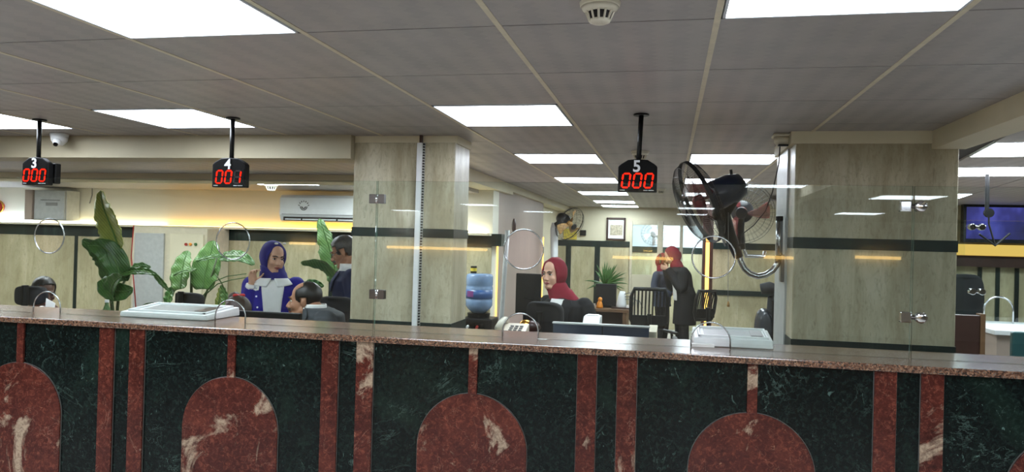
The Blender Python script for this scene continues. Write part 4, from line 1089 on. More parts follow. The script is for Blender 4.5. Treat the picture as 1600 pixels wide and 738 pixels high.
# white printer behind the partition
a, c = at(912, 494, 5.5), at(938, 506, 5.5)
r = root('printer', ((a.x + c.x) / 2, 5.55, .93), 'small white printer beside the maroon headscarf woman', 'printer')
b = MB(); b.prism([(5.42, .931), (5.64, .931), (5.64, a.z), (5.5, a.z), (5.42, a.z - .05)], (a.x, 0, 0), (0, 1, 0), (0, 0, 1), (c.x - a.x, 0, 0)); b.build('body', M['white'], r, bevel=.008)
b = MB(); b.box((a.x + .02, 5.412, .97), (c.x - .02, 5.425, .99)); b.build('paper_slot', M['grey'], r)
b = MB(); b.box((a.x + .02, 5.53, a.z - .004), (c.x - .02, 5.62, a.z + .006)); b.build('lid', M['white'], r)
# telephone on the desk behind the ledge, near the round slot
q = at(783, 506, 4.3)
r = root('desk_phone', (q.x + .1, 4.3, 1.05), 'cream desk telephone behind the third arched slot', 'telephone')
zq = at(783, 512, 4.3).z - .03
b = MB(); b.prism([(4.2, zq - .02), (4.4, zq - .02), (4.4, zq + .05), (4.2, zq)], (q.x - .02, 0, 0), (0, 1, 0), (0, 0, 1), (.17, 0, 0)); b.build('base', M['offwhite'], r, bevel=.006)
b = MB(); b.tube([(q.x, 4.24, zq + .03), (q.x, 4.28, zq + .055), (q.x + .005, 4.36, zq + .07), (q.x + .005, 4.39, zq + .06)], [.026, .018, .018, .026], 10); b.build('handset', M['offwhite'], r, smooth=True)
for i in range(3):
    for j in range(4):
        b = MB(); x, y = q.x + .06 + i * .028, 4.24 + j * .032; z = zq + (y - 4.2) * .25; b.box((x - .009, y - .009, z), (x + .009, y + .009, z + .008)); b.build('key', M['grey'], r)
r = root('phone_shelf', (q.x + .1, 4.3, 0), 'small inner shelf under the cream telephone', 'shelf')
b = MB(); b.box((q.x - .1, 4.17, zq - .045), (q.x + .45, 4.42, zq - .02)); b.build('shelf_board', M['wood'], r)
b = MB(); b.box((q.x - .08, 4.19, 0), (q.x + .43, 4.4, zq - .045)); b.build('support', M['darkwood'], r)
b = MB(); b.rings([[Vector(p) for p in ((q.x + .17, 4.18, zq - .018), (q.x + .42, 4.19, zq - .018), (q.x + .40, 4.4, zq - .018), (q.x + .16, 4.38, zq - .018))], [Vector(p) for p in ((q.x + .17, 4.18, zq - .006), (q.x + .42, 4.19, zq - .006), (q.x + .40, 4.4, zq - .006), (q.x + .16, 4.38, zq - .006))]])
tag(b.build('paper_stack', M['paper'], None), 'white papers beside the cream telephone behind the slot', 'paper')

# white trays on the ledge
def tray(corners, h0, h1, label, phone=False):
    """corners: front-left, front-right, back-right, back-left on the ledge"""
    c = [Vector((p[0], p[1], 0)) for p in corners]; m = sum(c, Vector()) / 4
    r = root('document_tray', (m.x, m.y, T), label, 'tray', 'white machines on the ledge')
    hs = (h0, h0, h1, h1)
    b = MB(); b.rings([[p + Vector((0, 0, T + .001)) for p in c], [p + Vector((0, 0, T + h * .5)) for p, h in zip(c, hs)], [m + (p - m) * .985 + Vector((0, 0, T + h)) for p, h in zip(c, hs)]]); b.build('body', M['white'], r, bevel=.004)
    def top(u, v, dz=0):
        p = (c[0] * (1 - u) + c[1] * u) * (1 - v) + (c[3] * (1 - u) + c[2] * u) * v; return Vector((p.x, p.y, T + h0 + (h1 - h0) * v + dz))
    b = MB(); b.rings([[top(u, v, -.002) for u, v in ((.14, .2), (.9, .2), (.9, .86), (.14, .86))], [top(u, v, .0012) for u, v in ((.14, .2), (.9, .2), (.9, .86), (.14, .86))]]); b.build('glass_bed', M['grey'], r)
    b = MB()
    for (u0, v0), (u1, v1) in (((.06, .08), (.95, .12)), ((.06, .9), (.95, .94)), ((.06, .08), (.09, .94)), ((.92, .08), (.95, .94))):
        b.rings([[top(u, v, -.001) for u, v in ((u0, v0), (u1, v0), (u1, v1), (u0, v1))], [top(u, v, .009) for u, v in ((u0, v0), (u1, v0), (u1, v1), (u0, v1))]])
    b.build('raised_rim', M['white'], r, bevel=.002)
    b = MB(); b.rings([[top(u, v, .001) for u, v in ((.74, .3), (.88, .3), (.88, .8), (.74, .8))], [top(u, v, .004) for u, v in ((.74, .3), (.88, .3), (.88, .8), (.74, .8))]]); b.build('button_area', M['darksteel'], r)
    return r


f0, f1 = at(196, 491, 3.26), at(331, 500, 3.26)
tray([(f0.x, 3.22), (f1.x, 3.22), (f1.x + .0, 3.50), (f0.x - .02, 3.50)], .026, .044, 'white flat document tray on the ledge, between the first and second slots')
f0, f1 = at(1083, 538, 3.3), at(1206, 545, 3.3)
tray([(f0.x, 3.25), (f1.x, 3.25), (f1.x + .01, 3.52), (f0.x, 3.52)], .036, .052, 'white flat machine on the ledge near the wide pillar')
q = at(1092, 541, 3.27); b = MB(); b.box((q.x - .035, 3.215, T + .0005), (q.x + .06, 3.245, T + .012)); tag(b.build('paper_slip', M['paper'], None), 'folded white paper slip before the white machine near the wide pillar', 'paper')

# black bag in shiny plastic near the wide pillar
q = at(1198, 500, 6.0)
r = root('plastic_wrapped_chair', (q.x, 6.0, 0), 'black chair wrapped in shiny plastic beside the wide pillar', 'chair')
p_ = [at(x, y, 6.0) for x, y in ((1180, 482), (1196, 478), (1206, 490), (1212, 520), (1208, 560), (1184, 560), (1177, 520))]
b = MB(); rnd = random.Random(9); rings = []
for k, s_ in enumerate((.55, .9, 1, 1, .9, .55)):
    rings.append([q + (w_ - q) * s_ + Vector((rnd.uniform(-.008, .008), -.12 + .05 * k, rnd.uniform(-.012, .012))) for w_ in p_])
b.rings(rings); b.build('plastic_cover', M['plasticbag'], r, sub=2)
b = MB(); b.tube([at(x, y, 5.96) for x, y in ((1189, 452), (1202, 450), (1216, 454))], [.05, .06, .05], 14, squash=(1, .8)); b.build('headrest', M['blackm'], r, smooth=True)
b = MB(); b.tube([at(x, y, 5.98) for x, y in ((1204, 462), (1206, 490), (1204, 505))], [.02, .04, .02], 10); b.build('strap', M['blackm'], r, smooth=True)
b = MB(); b.tube([at(1211, 470, 5.9), at(1209, 545, 5.9)], .022, 8); b.build('side_post', M['black'], r)
b = MB(); b.box((q.x - .12, 5.88, 0), (q.x + .08, 6.12, 1.0)); b.build('base', M['black'], r)

# ------------------------------------------------------------------ side hall past the wide pillar
a, c = at(1507, 319, 9.1), at(1600, 378, 9.1)
r = root('wall_screen', (a.x + 1., 9.2, c.z), 'wide blue lit screen on the far hall wall', 'screen')
b = MB(); b.box((a.x, 9.12, c.z - .02), (a.x + 2.2, 9.2, a.z + .0)); b.build('casing', M['black'], r)
b = MB(); b.box((a.x + .03, 9.112, c.z + .02), (a.x + 2.17, 9.121, a.z - .03))
t = NT('screen_picture'); v = t.coord((1, 1, .6)); e = t.n('ShaderNodeEmission'); t.l(t.ramp(t.noise(v, 3.5, 3), [(.35, lin((58, 58, 96))), (.52, lin((66, 66, 136))), (.68, lin((92, 94, 190)))]), e.inputs[0]); e.inputs[1].default_value = .85; t.l(e.outputs[0], t.out.inputs[0])
b.build('display', t.m, r)
# a second queue post, hall counter with its own glass
p = at(1542, 300, 5.6)
r = root('queue_sign', (p.x, 5.6, 2.19), 'dark hanging post with a round bracket before the blue screen', 'sign')
b = MB(); b.tube([(p.x, 5.6, 2.19), at(1542, 330, 5.6)], .013, 12); b.build('pole', M['black'], r)
b = MB(); q = at(1545, 333, 5.6); b.cyl(q + Vector((0, -.012, 0)), q + Vector((0, .012, 0)), .03, n=24); b.build('bracket', M['black'], r)
b = MB(); b.tube([at(1530, 366, 5.6), at(1555, 384, 5.6), at(1578, 365, 5.6)], .007, 8); b.build('stay_wire', M['black'], r)
b = MB(); b.tube([q, at(1545, 350, 5.6), at(1555, 384, 5.6)], .006, 8); b.build('hanger', M['black'], r)
r = root('hall_counter', (at(1570, 540, 5.2).x, 5.6, 0), 'pale desk with a white top past the wide pillar', 'desk')
x0 = at(1533, 520, 5.4).x; zt_ = at(1560, 512, 5.4).z
b = MB(); b.box((x0, 5.2, zt_ - .03), (x0 + 1.6, 5.9, zt_)); b.build('desktop', M['white'], r, bevel=.004)
b = MB(); b.box((x0 + .03, 5.24, 0), (x0 + 1.55, 5.86, zt_ - .03)); b.build('front_panel', M['pink'], r)
b = MB(); x1 = at(1526, 400, 5.3).x; gz = at(1526, 340, 5.3).z
r = root('glass_screen', (x1, 5.3, 0), 'distant glass screen with round clamps past the wide pillar', 'glass screen')
b = MB(); b.box((2.0, 5.75, zt_), (x1 + .02, 5.76, gz)); b.box((x1 + .03, 5.75, zt_), (x1 + 1.4, 5.76, gz)); b.build('pane', M['glass'], r)
for py_ in (355, 456):
    q = at(1526, py_, 5.74); b = MB(); b.cyl(q + Vector((-.03, .02, 0)), q + Vector((-.03, -.02, 0)), .022); b.cyl(q + Vector((.03, .02, 0)), q + Vector((.03, -.02, 0)), .022); b.box(q + Vector((-.03, -.01, -.008)), q + Vector((.03, .01, .008))); b.build('clamp', M['chrome'], r, bevel=.002)
q = at(1560, 495, 5.74); b = MB(); b.tube([(q.x - .09, 5.74, zt_)] + [(q.x + x, 5.74, zt_ + .09 + z) for x, z in arc(0, 0, .09, 180, 0, 16)] + [(q.x + .09, 5.74, zt_)], .006, 8); b.build('slot_rim', M['steel'], r, smooth=True)
a, c = at(1495, 492, 4.9), at(1536, 560, 4.9)
r = root('wooden_panel', ((a.x + c.x) / 2, 4.95, 0), 'dark brown wooden panel standing beside the wide pillar edge', 'panel')
b = MB(); b.box((a.x - .05, 4.9, 0), (c.x, 4.95, a.z)); b.build('board', M['darkwood'], r, bevel=.004)
b = MB(); b.box((c.x - .02, 4.89, 0), (c.x + .006, 4.96, a.z + .01)); b.build('edge_strip', M['wood'], r)
a = at(1586, 520, 4.9); r = root('teal_monitor', (a.x + .25, 4.95, .9), 'teal grey monitor back by the pale hall desk', 'monitor')
b = MB(); b.box((a.x, 4.93, 1.0), (a.x + .5, 4.97, a.z)); b.build('casing', M['teal'], r, bevel=.008)
b = MB(); b.box((a.x + .22, 4.95, .0), (a.x + .28, 5.0, 1.02)); b.build('stand', M['black'], r)

# ------------------------------------------------------------------ people
def rot(yaw=0, pitch=0, roll=0):
    """yaw: + turns the face towards the viewer's right (from facing the viewer); pitch: + looks down"""
    return Matrix.Rotation(math.radians(yaw), 3, 'Z') @ Matrix.Rotation(math.radians(pitch), 3, 'X') @ Matrix.Rotation(math.radians(roll), 3, 'Y')


def bez(pts, n=6):
    pts = [Vector(p) for p in pts]; out = []
    for i in range(len(pts) - 1):
        p0, p1, p2, p3 = pts[max(0, i - 1)], pts[i], pts[i + 1], pts[min(len(pts) - 1, i + 2)]
        for k in range(n):
            f = k / n; out.append(.5 * ((2 * p1) + (p2 - p0) * f + (2 * p0 - 5 * p1 + 4 * p2 - p3) * f * f + (3 * p1 - p0 - 3 * p2 + p3) * f ** 3))
    return out + [pts[-1]]


def add_head(b, c, R, s, fem=False):
    def P(x, y, z): return c + R @ (Vector((x, y, z)) * s)
    def E(x, y, z, rx, ry, rz, RR=None): b.ell(P(x, y, z), (rx * s, ry * s, rz * s), R @ RR if RR is not None else R, 18, 12)
    j = .9 if fem else 1
    E(0, .018, .038, .076, .094, .082); E(0, -.018, -.02, .064, .068, .084); E(0, -.02, -.062, .054 * j, .058, .05)
    E(0, -.064, -.101 + (.007 if fem else 0), .026 * j, .022, .018)
    if fem:
        for q in (-1, 1): E(q * .030, -.040, -.046, .034, .036, .044)
    for q in (-1, 1):
        b.capsule(P(q * .054 * j, .006, -.058), P(q * .018, -.058, -.1), .024 * s, .02 * s)
        E(q * .036, -.062, -.03, .025, .018, .022)
        E(q * .077, .014, -.008, .009, .02, .031, Matrix.Rotation(q * .3, 3, 'Z'))
        b.ell(P(q * .012, -.094, -.04), (.009 * s, .010 * s, .008 * s), R)
    b.capsule(P(-.036, -.077 + (.003 if fem else 0), .021), P(.036, -.077 + (.003 if fem else 0), .021), .010 * s, .010 * s)
    b.capsule(P(0, -.080, .006), P(0, -.105 + (.006 if fem else 0), -.034), (.0075 if fem else .0085) * s, (.0105 if fem else .0125) * s)
    b.capsule(P(0, -.092, -.036), P(0, -.104, -.036), .010 * s, .009 * s)
    b.capsule(P(-.014, -.083, -.0665), P(.014, -.083, -.0665), .0075 * s, .0075 * s)
    return P


def add_hand(b, w, d, n, side, s=1.0, curl=(.25, .35, .3), spread=.10, thumb=.6, grip=0):
    """w wrist, d direction of the fingers, n palm normal (palm side), side = direction of the thumb"""
    d = Vector(d).normalized(); n = Vector(n); n = (n - d * n.dot(d)).normalized(); t = d.cross(n)
    if t.dot(Vector(side)) < 0: t = -t
    R = Matrix((t, d, n)).transposed()
    b.capsule(w - d * .02 * s, w + d * .02 * s, .024 * s, .026 * s)
    b.ell(w + d * .05 * s, (.041 * s, .052 * s, .016 * s), R); b.ell(w + d * .07 * s, (.040 * s, .03 * s, .014 * s), R)
    for k, (o, L) in enumerate(((.029, .070), (.010, .079), (-.010, .073), (-.028, .057))):
        p = w + d * .085 * s + t * o * s; dd = (d + t * spread * (1.5 - k)).normalized(); a = 0; r0 = .0088 * s
        for i, f in enumerate((.45, .31, .24)):
            a += curl[i] * (1 + .12 * k); v = dd * math.cos(a) + n * math.sin(a); q = p + v * L * f * s
            b.capsule(p, q, r0, r0 * .92, 9); p = q; r0 *= .92
    p = w + d * .022 * s + t * .026 * s; v = (d * .55 + t * .75 + n * thumb).normalized()
    q = p + v * .042 * s; b.capsule(p, q, .0125 * s, .0105 * s, 9)
    v2 = (d * .8 + t * .25 + n * thumb * 1.2).normalized(); q2 = q + v2 * .032 * s; b.capsule(q, q2, .0105 * s, .0092 * s, 9)
    q3 = q2 + (v2 * .8 + d * .3).normalized() * .024 * s; b.capsule(q2, q3, .0092 * s, .008 * s, 9)


def ringpts(c, rx, ry, n=28, e=.85, R=None):
    out = []
    for i in range(n):
        a = -PI / 2 + 2 * PI * i / n; x, y = math.cos(a), math.sin(a)
        p = Vector((rx * math.copysign(abs(x) ** e, x), ry * math.copysign(abs(y) ** e, y), 0))
        out.append(c + (R @ p if R is not None else p))
    return out


class Person:
    def __init__(s, loc, rz, label, scale=1.0, fem=False, skin='skin', group=None):
        s.r = root('person', loc, label, 'person', group, math.radians(rz)); s.k = scale; s.fem = fem; s.skin = skin
        s.M = Matrix.Translation(loc) @ Matrix.Rotation(math.radians(rz), 4, 'Z'); s.Mi = s.M.inverted()

    def loc(s, w): return s.Mi @ Vector(w)      # world -> body frame

    def torso(s, add=0.0, top=True, z0=None):
        """rings (centre, rx, ry) from the pelvis up, pelvis and chest given in the body frame"""
        p, c, n = s.pel, s.chest, s.neck; k = s.k; f = .92 if s.fem else 1.0
        up = (c - p)
        R = [(p - Vector((0, 0, .10 * k)), .160 * k, .118 * k), (p, .166 * k, .122 * k), (p + up * .33, .142 * k * f, .108 * k), (p + up * .62, .158 * k * f, .118 * k), (p + up * .86, .176 * k * f, .122 * k), (c, .182 * k * f, .108 * k), (c + (n - c) * .45, .128 * k * f, .085 * k), (c + (n - c) * .78, .074 * k, .066 * k), (n, .056 * k, .058 * k)]
        return [(q, rx + add, ry + add) for q, rx, ry in R]

    def surf(s, t, phi, add=0.0):
        """point on the torso, t in 0..1 up, phi 0 = front, + to the viewer's right (the body's left)"""
        R = s.torso(add); f = t * (len(R) - 1); i = min(len(R) - 2, int(f)); f -= i
        f2 = f
        c = R[i][0].lerp(R[i + 1][0], f2); rx = R[i][1] * (1 - f2) + R[i + 1][1] * f2; ry = R[i][2] * (1 - f2) + R[i + 1][2] * f2
        a = phi - PI / 2; x, y = math.cos(a), math.sin(a); e = .85
        return c + Vector((rx * math.copysign(abs(x) ** e, x), ry * math.copysign(abs(y) ** e, y), 0))

    def patch(s, name, mat, lo, hi, t0, t1, add, nu=10, nv=14, solid=.004, parent=None):
        b = MB()
        def f(u, v):
            t = t0 + (t1 - t0) * v; a, c = lo(v), hi(v); return s.surf(t, a + (c - a) * u, add)
        b.grid(f, nu, nv); return b.build(name, M[mat], parent or s.r, smooth=True, solid=solid, local=True)

    def sleeve(s, b, pts, r):
        b.tube(bez(pts, 5), [r[0] + (r[1] - r[0]) * i / ((len(pts) - 1) * 5) for i in range((len(pts) - 1) * 5 + 1)], 14)

    def body(s, head_c, head_R, arms, legs, hands, vox=.006, hs=None):
        k = s.k; s.hc, s.hR = head_c, head_R; s.hs = hs or k
        b = MB(); b.rings([ringpts(c, rx, ry, 24) for c, rx, ry in s.torso(-.012)])
        s.P = add_head(b, head_c, head_R, s.hs, s.fem)
        nb = s.P(0, .028, -.06); b.tube(bez([s.neck - Vector((0, 0, .03)), s.neck.lerp(nb, .5), nb], 4), (.05 if s.fem else .058) * k, 16)
        for pts in arms: b.tube(bez(pts, 6), [(.046 - .020 * i / 12) * k for i in range(13)] if len(pts) == 3 else .035 * k, 12)
        for pts in legs:
            n = (len(pts) - 1) * 6; b.tube(bez(pts, 6), [(.078 - .042 * i / n) * k for i in range(n + 1)], 14)
            a = Vector(pts[-1]); b.capsule(a + Vector((0, .03, -.03)) * k, a + Vector((0, -.13, -.045)) * k, .036 * k, .03 * k)
        for h in hands: add_hand(b, **h)
        return b.build('body', M[s.skin], s.r, smooth=True, remesh=vox, sm=7 if s.fem else 4, local=True)

    def face(s, lip='lip', brow='hairb', closed=False, beard=None):
        P, k, R = s.P, s.hs, s.hR
        for q in (-1, 1):
            b = MB(); b.ell(P(q * .031, -.0735, .001), (.0135 * k, .009 * k, (.004 if closed else .0062) * k), R); b.build('eye', M['eye'], s.r, smooth=True, local=True)
            b = MB(); b.ell(P(q * .031, -.0805, .0005), (.0058 * k, .004 * k, .0058 * k), R); b.build('iris', M['iris'], s.r, smooth=True, local=True)
            b = MB(); b.tube([P(q * .012, -.091, .0205), P(q * .03, -.0895, .0265), P(q * .05, -.073, .020)], [.0034 * k, .0042 * k, .002 * k], 8); b.build('eyebrow', M[brow], s.r, smooth=True, local=True)
            b = MB(); b.tube([P(q * .017, -.0815, .003), P(q * .031, -.0845, .0085), P(q * .046, -.074, .003)], .0017 * k, 6); b.build('eyelid', M[brow], s.r, smooth=True, local=True)
        b = MB(); b.tube([P(-.024, -.0825, -.066), P(-.010, -.0925, -.0625), P(0, -.0935, -.0635), P(.010, -.0925, -.0625), P(.024, -.0825, -.066)], [.002 * k, .0048 * k, .005 * k, .0048 * k, .002 * k], 8)
        b.tube([P(-.022, -.0825, -.068), P(0, -.0925, -.0735), P(.022, -.0825, -.068)], [.002 * k, .0062 * k, .002 * k], 8); b.build('lips', M[lip], s.r, smooth=True, local=True)
        if beard:
            b = MB(); b.tube([P(-.030, -.079, -.062), P(-.014, -.0945, -.0525), P(0, -.1, -.0505), P(.014, -.0945, -.0525), P(.030, -.079, -.062)], [.003 * k, .0072 * k, .0062 * k, .0072 * k, .003 * k], 8); b.build('moustache', M[beard], s.r, smooth=True, local=True)

    def hair(s, mat, line=.045, back=-.075, thick=1.075, top_thin=1.0, side=-.02, recede=-1):
        """cap of hair: front hairline at height line, sides down to side, nape at back"""
        P = s.P; b = MB(); nu, nv = 40, 22; vs = []
        for j in range(nv + 1):
            th = PI * j / nv * .86; row = []
            for i in range(nu):
                a = 2 * PI * i / nu; x, y, z = math.sin(th) * math.cos(a), math.sin(th) * math.sin(a), math.cos(th)
                g = thick * (1 + .012 * math.sin(9 * a + 5 * th)); row.append((x * .0785 * g, .018 + y * .0955 * g, .038 + z * .084 * g * top_thin))
            vs.append(row)
        bv = [[b.bm.verts.new(P(*p)) for p in row] for row in vs]
        for j in range(nv):
            for i in range(nu):
                q = [vs[j][i], vs[j][(i + 1) % nu], vs[j + 1][(i + 1) % nu], vs[j + 1][i]]; y = sum(p[1] for p in q) / 4; z = sum(p[2] for p in q) / 4
                f = (y + .078) / .17
                lim = line + .012 if f < .12 else (line - .004 if f < .26 else (side if f < .40 else (.030 if f < .62 and back > -.079 else (-.02 if f < .68 else back))))
                if recede > 0 and f < recede and abs(sum(p[0] for p in q) / 4) < .062: continue
                if z > lim: b.face([bv[j][i], bv[j][(i + 1) % nu], bv[j + 1][(i + 1) % nu], bv[j + 1][i]])
        bmesh.ops.delete(b.bm, geom=[v for v in b.bm.verts if not v.link_faces], context='VERTS')
        return b.build('hair', M[mat], s.r, smooth=True, solid=.008 * s.hs, local=True)

    def glasses(s, mat='blackwire'):
        P, k, R = s.P, s.hs, s.hR; b = MB()
        for q in (-1, 1):
            b.tube([P(q * .033 + .021 * math.cos(a), -.097 + .012 * abs(math.cos(a)) * (1 if math.cos(a) * q > 0 else .2), -.002 + .016 * math.sin(a)) for a in [2 * PI * i / 20 for i in range(21)]], .0016 * k, 6, False)
            b.tube([P(q * .054, -.086, .004), P(q * .074, -.03, .004), P(q * .081, .014, .0)], .0016 * k, 6)
        b.tube([P(-.012, -.098, 0), P(.012, -.098, 0)], .0016 * k, 6); b.build('glasses', M[mat], s.r, smooth=True, local=True)

    def hijab(s, mat, drape=.20, wide=.13, front=0.0, mnt=None):
        P = s.P; b = MB(); n = 36
        prof = [(-.024, .065, .094, -.018), (-.046, .070, .099, -.016), (-.040, .080, .109, -.010), (-.03, .087, .116, .0), (.02, .094, .121, .008), (.065, .089, .111, .014), (.10, .068, .085, .016), (.122, .032, .042, .016)]
        rings = []
        for y, rx, rz_, cz in prof:
            ring = []
            for i in range(n):
                a = 2 * PI * i / n; x, z = math.cos(a), math.sin(a); low = 1.12 if z < 0 and y > -.035 else 1
                sh = .02 * max(0, -z) if y > -.07 else 0
                w = 1 + .012 * math.sin(7 * a + y * 60)
                ring.append(P(x * rx * w * (1 - .12 * max(0, -z)), y + sh, cz + z * rz_ * low * w))
            rings.append(ring)
        b.rings(rings, cap=False); b.face([b.bm.verts.new(p) for p in rings[-1]][::-1]) if False else None
        b.ell(P(0, .095, .016), (.06 * s.hs, .035 * s.hs, .075 * s.hs), s.hR)
        hood = b.build('headscarf', M[mat], s.r, smooth=True, solid=.006, local=True)
        b = MB(); k = s.hs; top = P(0, .016, -.066); bot = s.neck + Vector((0, -front, -.02))
        rr = []
        for j in range(9):
            t = j / 8; c = top.lerp(bot, min(1, t * 1.25)) + Vector((0, -front * .2 * t, -max(0, t - .8) * drape)); w = .086 + (wide - .086) * t ** 1.4
            ring = []
            for i in range(n):
                a = 2 * PI * i / n; g = 1 + .03 * math.sin(5 * a + 6 * t) + .02 * math.sin(11 * a - 9 * t)
                dz = -.5 * drape * t * max(0, -math.sin(a)) ** 2
                ring.append(c + Vector((math.cos(a) * w * g * k, math.sin(a) * (w * .82) * g * k, dz + .006 * math.sin(14 * t + 2 * a))))
            rr.append(ring)
        b.rings(rr, cap=False); b.build('scarf_drape', M[mat], s.r, smooth=True, solid=.006, local=True)

    def jacket(s, mat, arms, add=.014, r=(.070, .048), low=0.0, vox=.008, name='jacket', hips=True):
        b = MB(); R = s.torso(add); rings = [ringpts(c, rx, ry, 28) for c, rx, ry in R[:-1]]
        if low: c, rx, ry = R[0]; rings = [ringpts(c - Vector((0, 0, low)), rx * 1.06, ry * 1.1, 28)] + rings
        b.rings(rings)
        for pts in arms:
            s.sleeve(b, [Vector(p) for p in pts], (r[0] * s.k, r[1] * s.k)); b.ell(Vector(pts[0]), (.072 * s.k,) * 3)
        return b.build(name, M[mat], s.r, smooth=True, remesh=vox, sm=3, local=True)

    def trousers(s, mat, legs, r=(.095, .062), name='trousers'):
        b = MB(); p = s.pel; k = s.k
        b.rings([ringpts(p + Vector((0, 0, z * k)), rx * k, ry * k, 24) for z, rx, ry in ((-.12, .17, .125), (-.02, .178, .132), (.06, .168, .125), (.10, .155, .118))])
        for pts in legs:
            pts = [Vector(q) for q in pts]; n = (len(pts) - 1) * 6; b.tube(bez(pts, 6), [(r[0] + (r[1] - r[0]) * i / n) * k for i in range(n + 1)], 16)
        o = b.build(name, M[mat], s.r, smooth=True, remesh=.010, sm=3, local=True)
        for pts in legs:
            a = Vector(pts[-1]); b = MB(); b.capsule(a + Vector((0, .035, -.045)) * k, a + Vector((0, -.15, -.055)) * k, .042 * k, .036 * k); b.build('shoe', M['black'], s.r, smooth=True, local=True)


def standing(P, k, hz_eye, lean=0.0):
    """joints for a standing figure; returns default legs"""
    P.pel = Vector((0, 0, .93 * k)); P.chest = Vector((0, -lean, 1.36 * k)); P.neck = Vector((0, .01 - lean * 1.2, 1.45 * k))
    return [[(q * .085 * k, 0, .88 * k), (q * .09 * k, -.02, .50 * k), (q * .09 * k, .01, .09 * k)] for q in (-1, 1)]


def sitting(P, k, seat=.48, lean=0.0, turn=0):
    RT = Matrix.Rotation(math.radians(turn), 3, 'Z')
    P.pel = Vector((0, 0, seat + .12)); P.chest = Vector((0, -lean, seat + .12 + .43 * k)); P.neck = Vector((0, .01 - lean * 1.2, seat + .12 + .52 * k))
    return [[RT @ Vector((q * .09 * k, -.02, seat + .08)), RT @ Vector((q * .11 * k, -.42 * k, seat + .07)), RT @ Vector((q * .11 * k, -.44 * k, .09))] for q in (-1, 1)]


# --- woman in the royal blue cardigan
Y = 5.4; base = at(427, 470, Y); base.z = 0; eye = at(428, 403, Y)
k = .98; w = Person(base, 24, 'woman in a royal blue cardigan and blue headscarf, one hand raised', k, True)
legs = standing(w, k, eye.z)
w.chest.z = 1.255; w.neck.z = 1.335
ha = w.loc(at(393, 442, Y - .14)); el = w.loc(at(387, 484, Y - .08))
armR = [(-.17 * k, 0, 1.26), el, ha]; armL = [(.17 * k, 0, 1.26), (.235, .03, 1.06), (.20, -.12, .86)]
hc = w.loc(eye); hR = rot(30, 8, 4)
w.body(hc, hR, [armR, armL], legs, [dict(w=Vector(ha), d=(.10, -.10, 1), n=(.55, -.6, .2), side=(.8, -.4, 0), s=.92, curl=(.55, .75, .6)), dict(w=Vector((.20, -.12, .86)), d=(-.1, -.1, -1), n=(-1, 0, 0), side=(0, -1, 0), s=.9)], .0055, 1.0)
w.face('lip', 'hairb'); w.hijab('hijabblue', .05, .115)
for dx, dz in ((-.02, .118), (.045, .125)):
    q = w.P(dx, -.045, dz - .0); b = MB(); b.ell(q, (.016, .010, .008), w.hR); b.build('hair_clip', M['paper'], w.r, smooth=True, local=True)
w.jacket('blue', [armR[:2] + [Vector(ha) - Vector((.003, -.005, .03))], armL], .016, (.074, .050), .02, .0065, 'cardigan')
w.patch('blouse', 'shirt', lambda v: -.30 - .10 * v, lambda v: .36 + .10 * v, .1, .82, .022)
for q in (-1, 1):
    b = MB()
    def f(u, v): return w.surf(.82 - .20 * v * (1 - .35 * u) - .0 * u, q * (.06 + .95 * u + .1 * v * (1 - u)), .034 - .004 * v) + Vector((0, -.004, .012 * (1 - v)))
    b.grid(f, 8, 5); b.build('collar', M['shirt'], w.r, smooth=True, solid=.005, local=True)
b = MB(); b.tube([Vector(ha) - Vector((.006, -.004, .045)), Vector(ha) - Vector((-.001, .001, .012))], [.043, .040], 16); b.build('shirt_cuff', M['shirt'], w.r, smooth=True, local=True)
b = MB(); n0 = w.surf(.60, -.72, .028); u = (w.surf(.60, -.45, .028) - w.surf(.60, -.95, .028)).normalized(); v = Vector((.18, 0, 1)); b.prism([(-.046, -.018), (.046, -.018), (.046, .018), (-.046, .018)], n0, u, v, (0, -.006, 0)); nb = b.build('name_badge', M['paper'], w.r, bevel=.002, local=True)
b = MB(); b.prism([(-.035, -.002), (.03, -.002), (.03, .002), (-.035, .002)], n0 + Vector((0, -.007, -.004)), u, v, (0, -.001, 0)); b.prism([(-.03, -.002), (.02, -.002), (.02, .002), (-.03, .002)], n0 + Vector((0, -.007, .006)), u, v, (0, -.001, 0)); b.build('badge_print', M['waterlabel'], nb, local=True)
for t_ in (.34, .46, .56):
    q = w.surf(t_, -.62, .027); b = MB(); b.cyl(q, q + Vector((0, -.005, 0)), .007); b.build('button', M['numeral'], w.r, local=True)
w.trousers('trousers', legs)

# --- standing man in navy
Y = 5.6; eye = at(536, 394, Y); base = at(551, 470, Y); base.z = 0
k = 1.0; w = Person(base, -70, 'standing man with grey hair and glasses in a navy suit, beside the narrow pillar', k, False, 'skint')
legs = standing(w, k, eye.z, .03); w.chest.z = eye.z - .22; w.neck.z = eye.z - .125
armR = [(-.185, 0, 1.34), (-.235, .02, 1.08), (-.20, -.10, .86)]; armL = [(.185, 0, 1.34), (.235, .02, 1.08), (.20, -.10, .86)]
w.body(w.loc(eye), rot(-8, 20, 0), [armR, armL], legs, [dict(w=Vector((q * .20, -.10, .86)), d=(0, -.1, -1), n=(-q, 0, 0), side=(0, -1, 0)) for q in (-1, 1)], .006, 1.0)
w.face('lip', 'hairg', True, 'hairg'); w.hair('hairg', .062, -.07, 1.075, 1.0, -.018); w.glasses()
w.jacket('navy', [armR, armL], .018, (.076, .056), .12, .008)
w.patch('shirt', 'shirt', lambda v: -.04 - .42 * v, lambda v: .04 + .42 * v, .46, .9, .024)
w.patch('tie', 'tie', lambda v: -.13 - .05 * (1 - v), lambda v: .13 + .05 * (1 - v), .44, .88, .030)
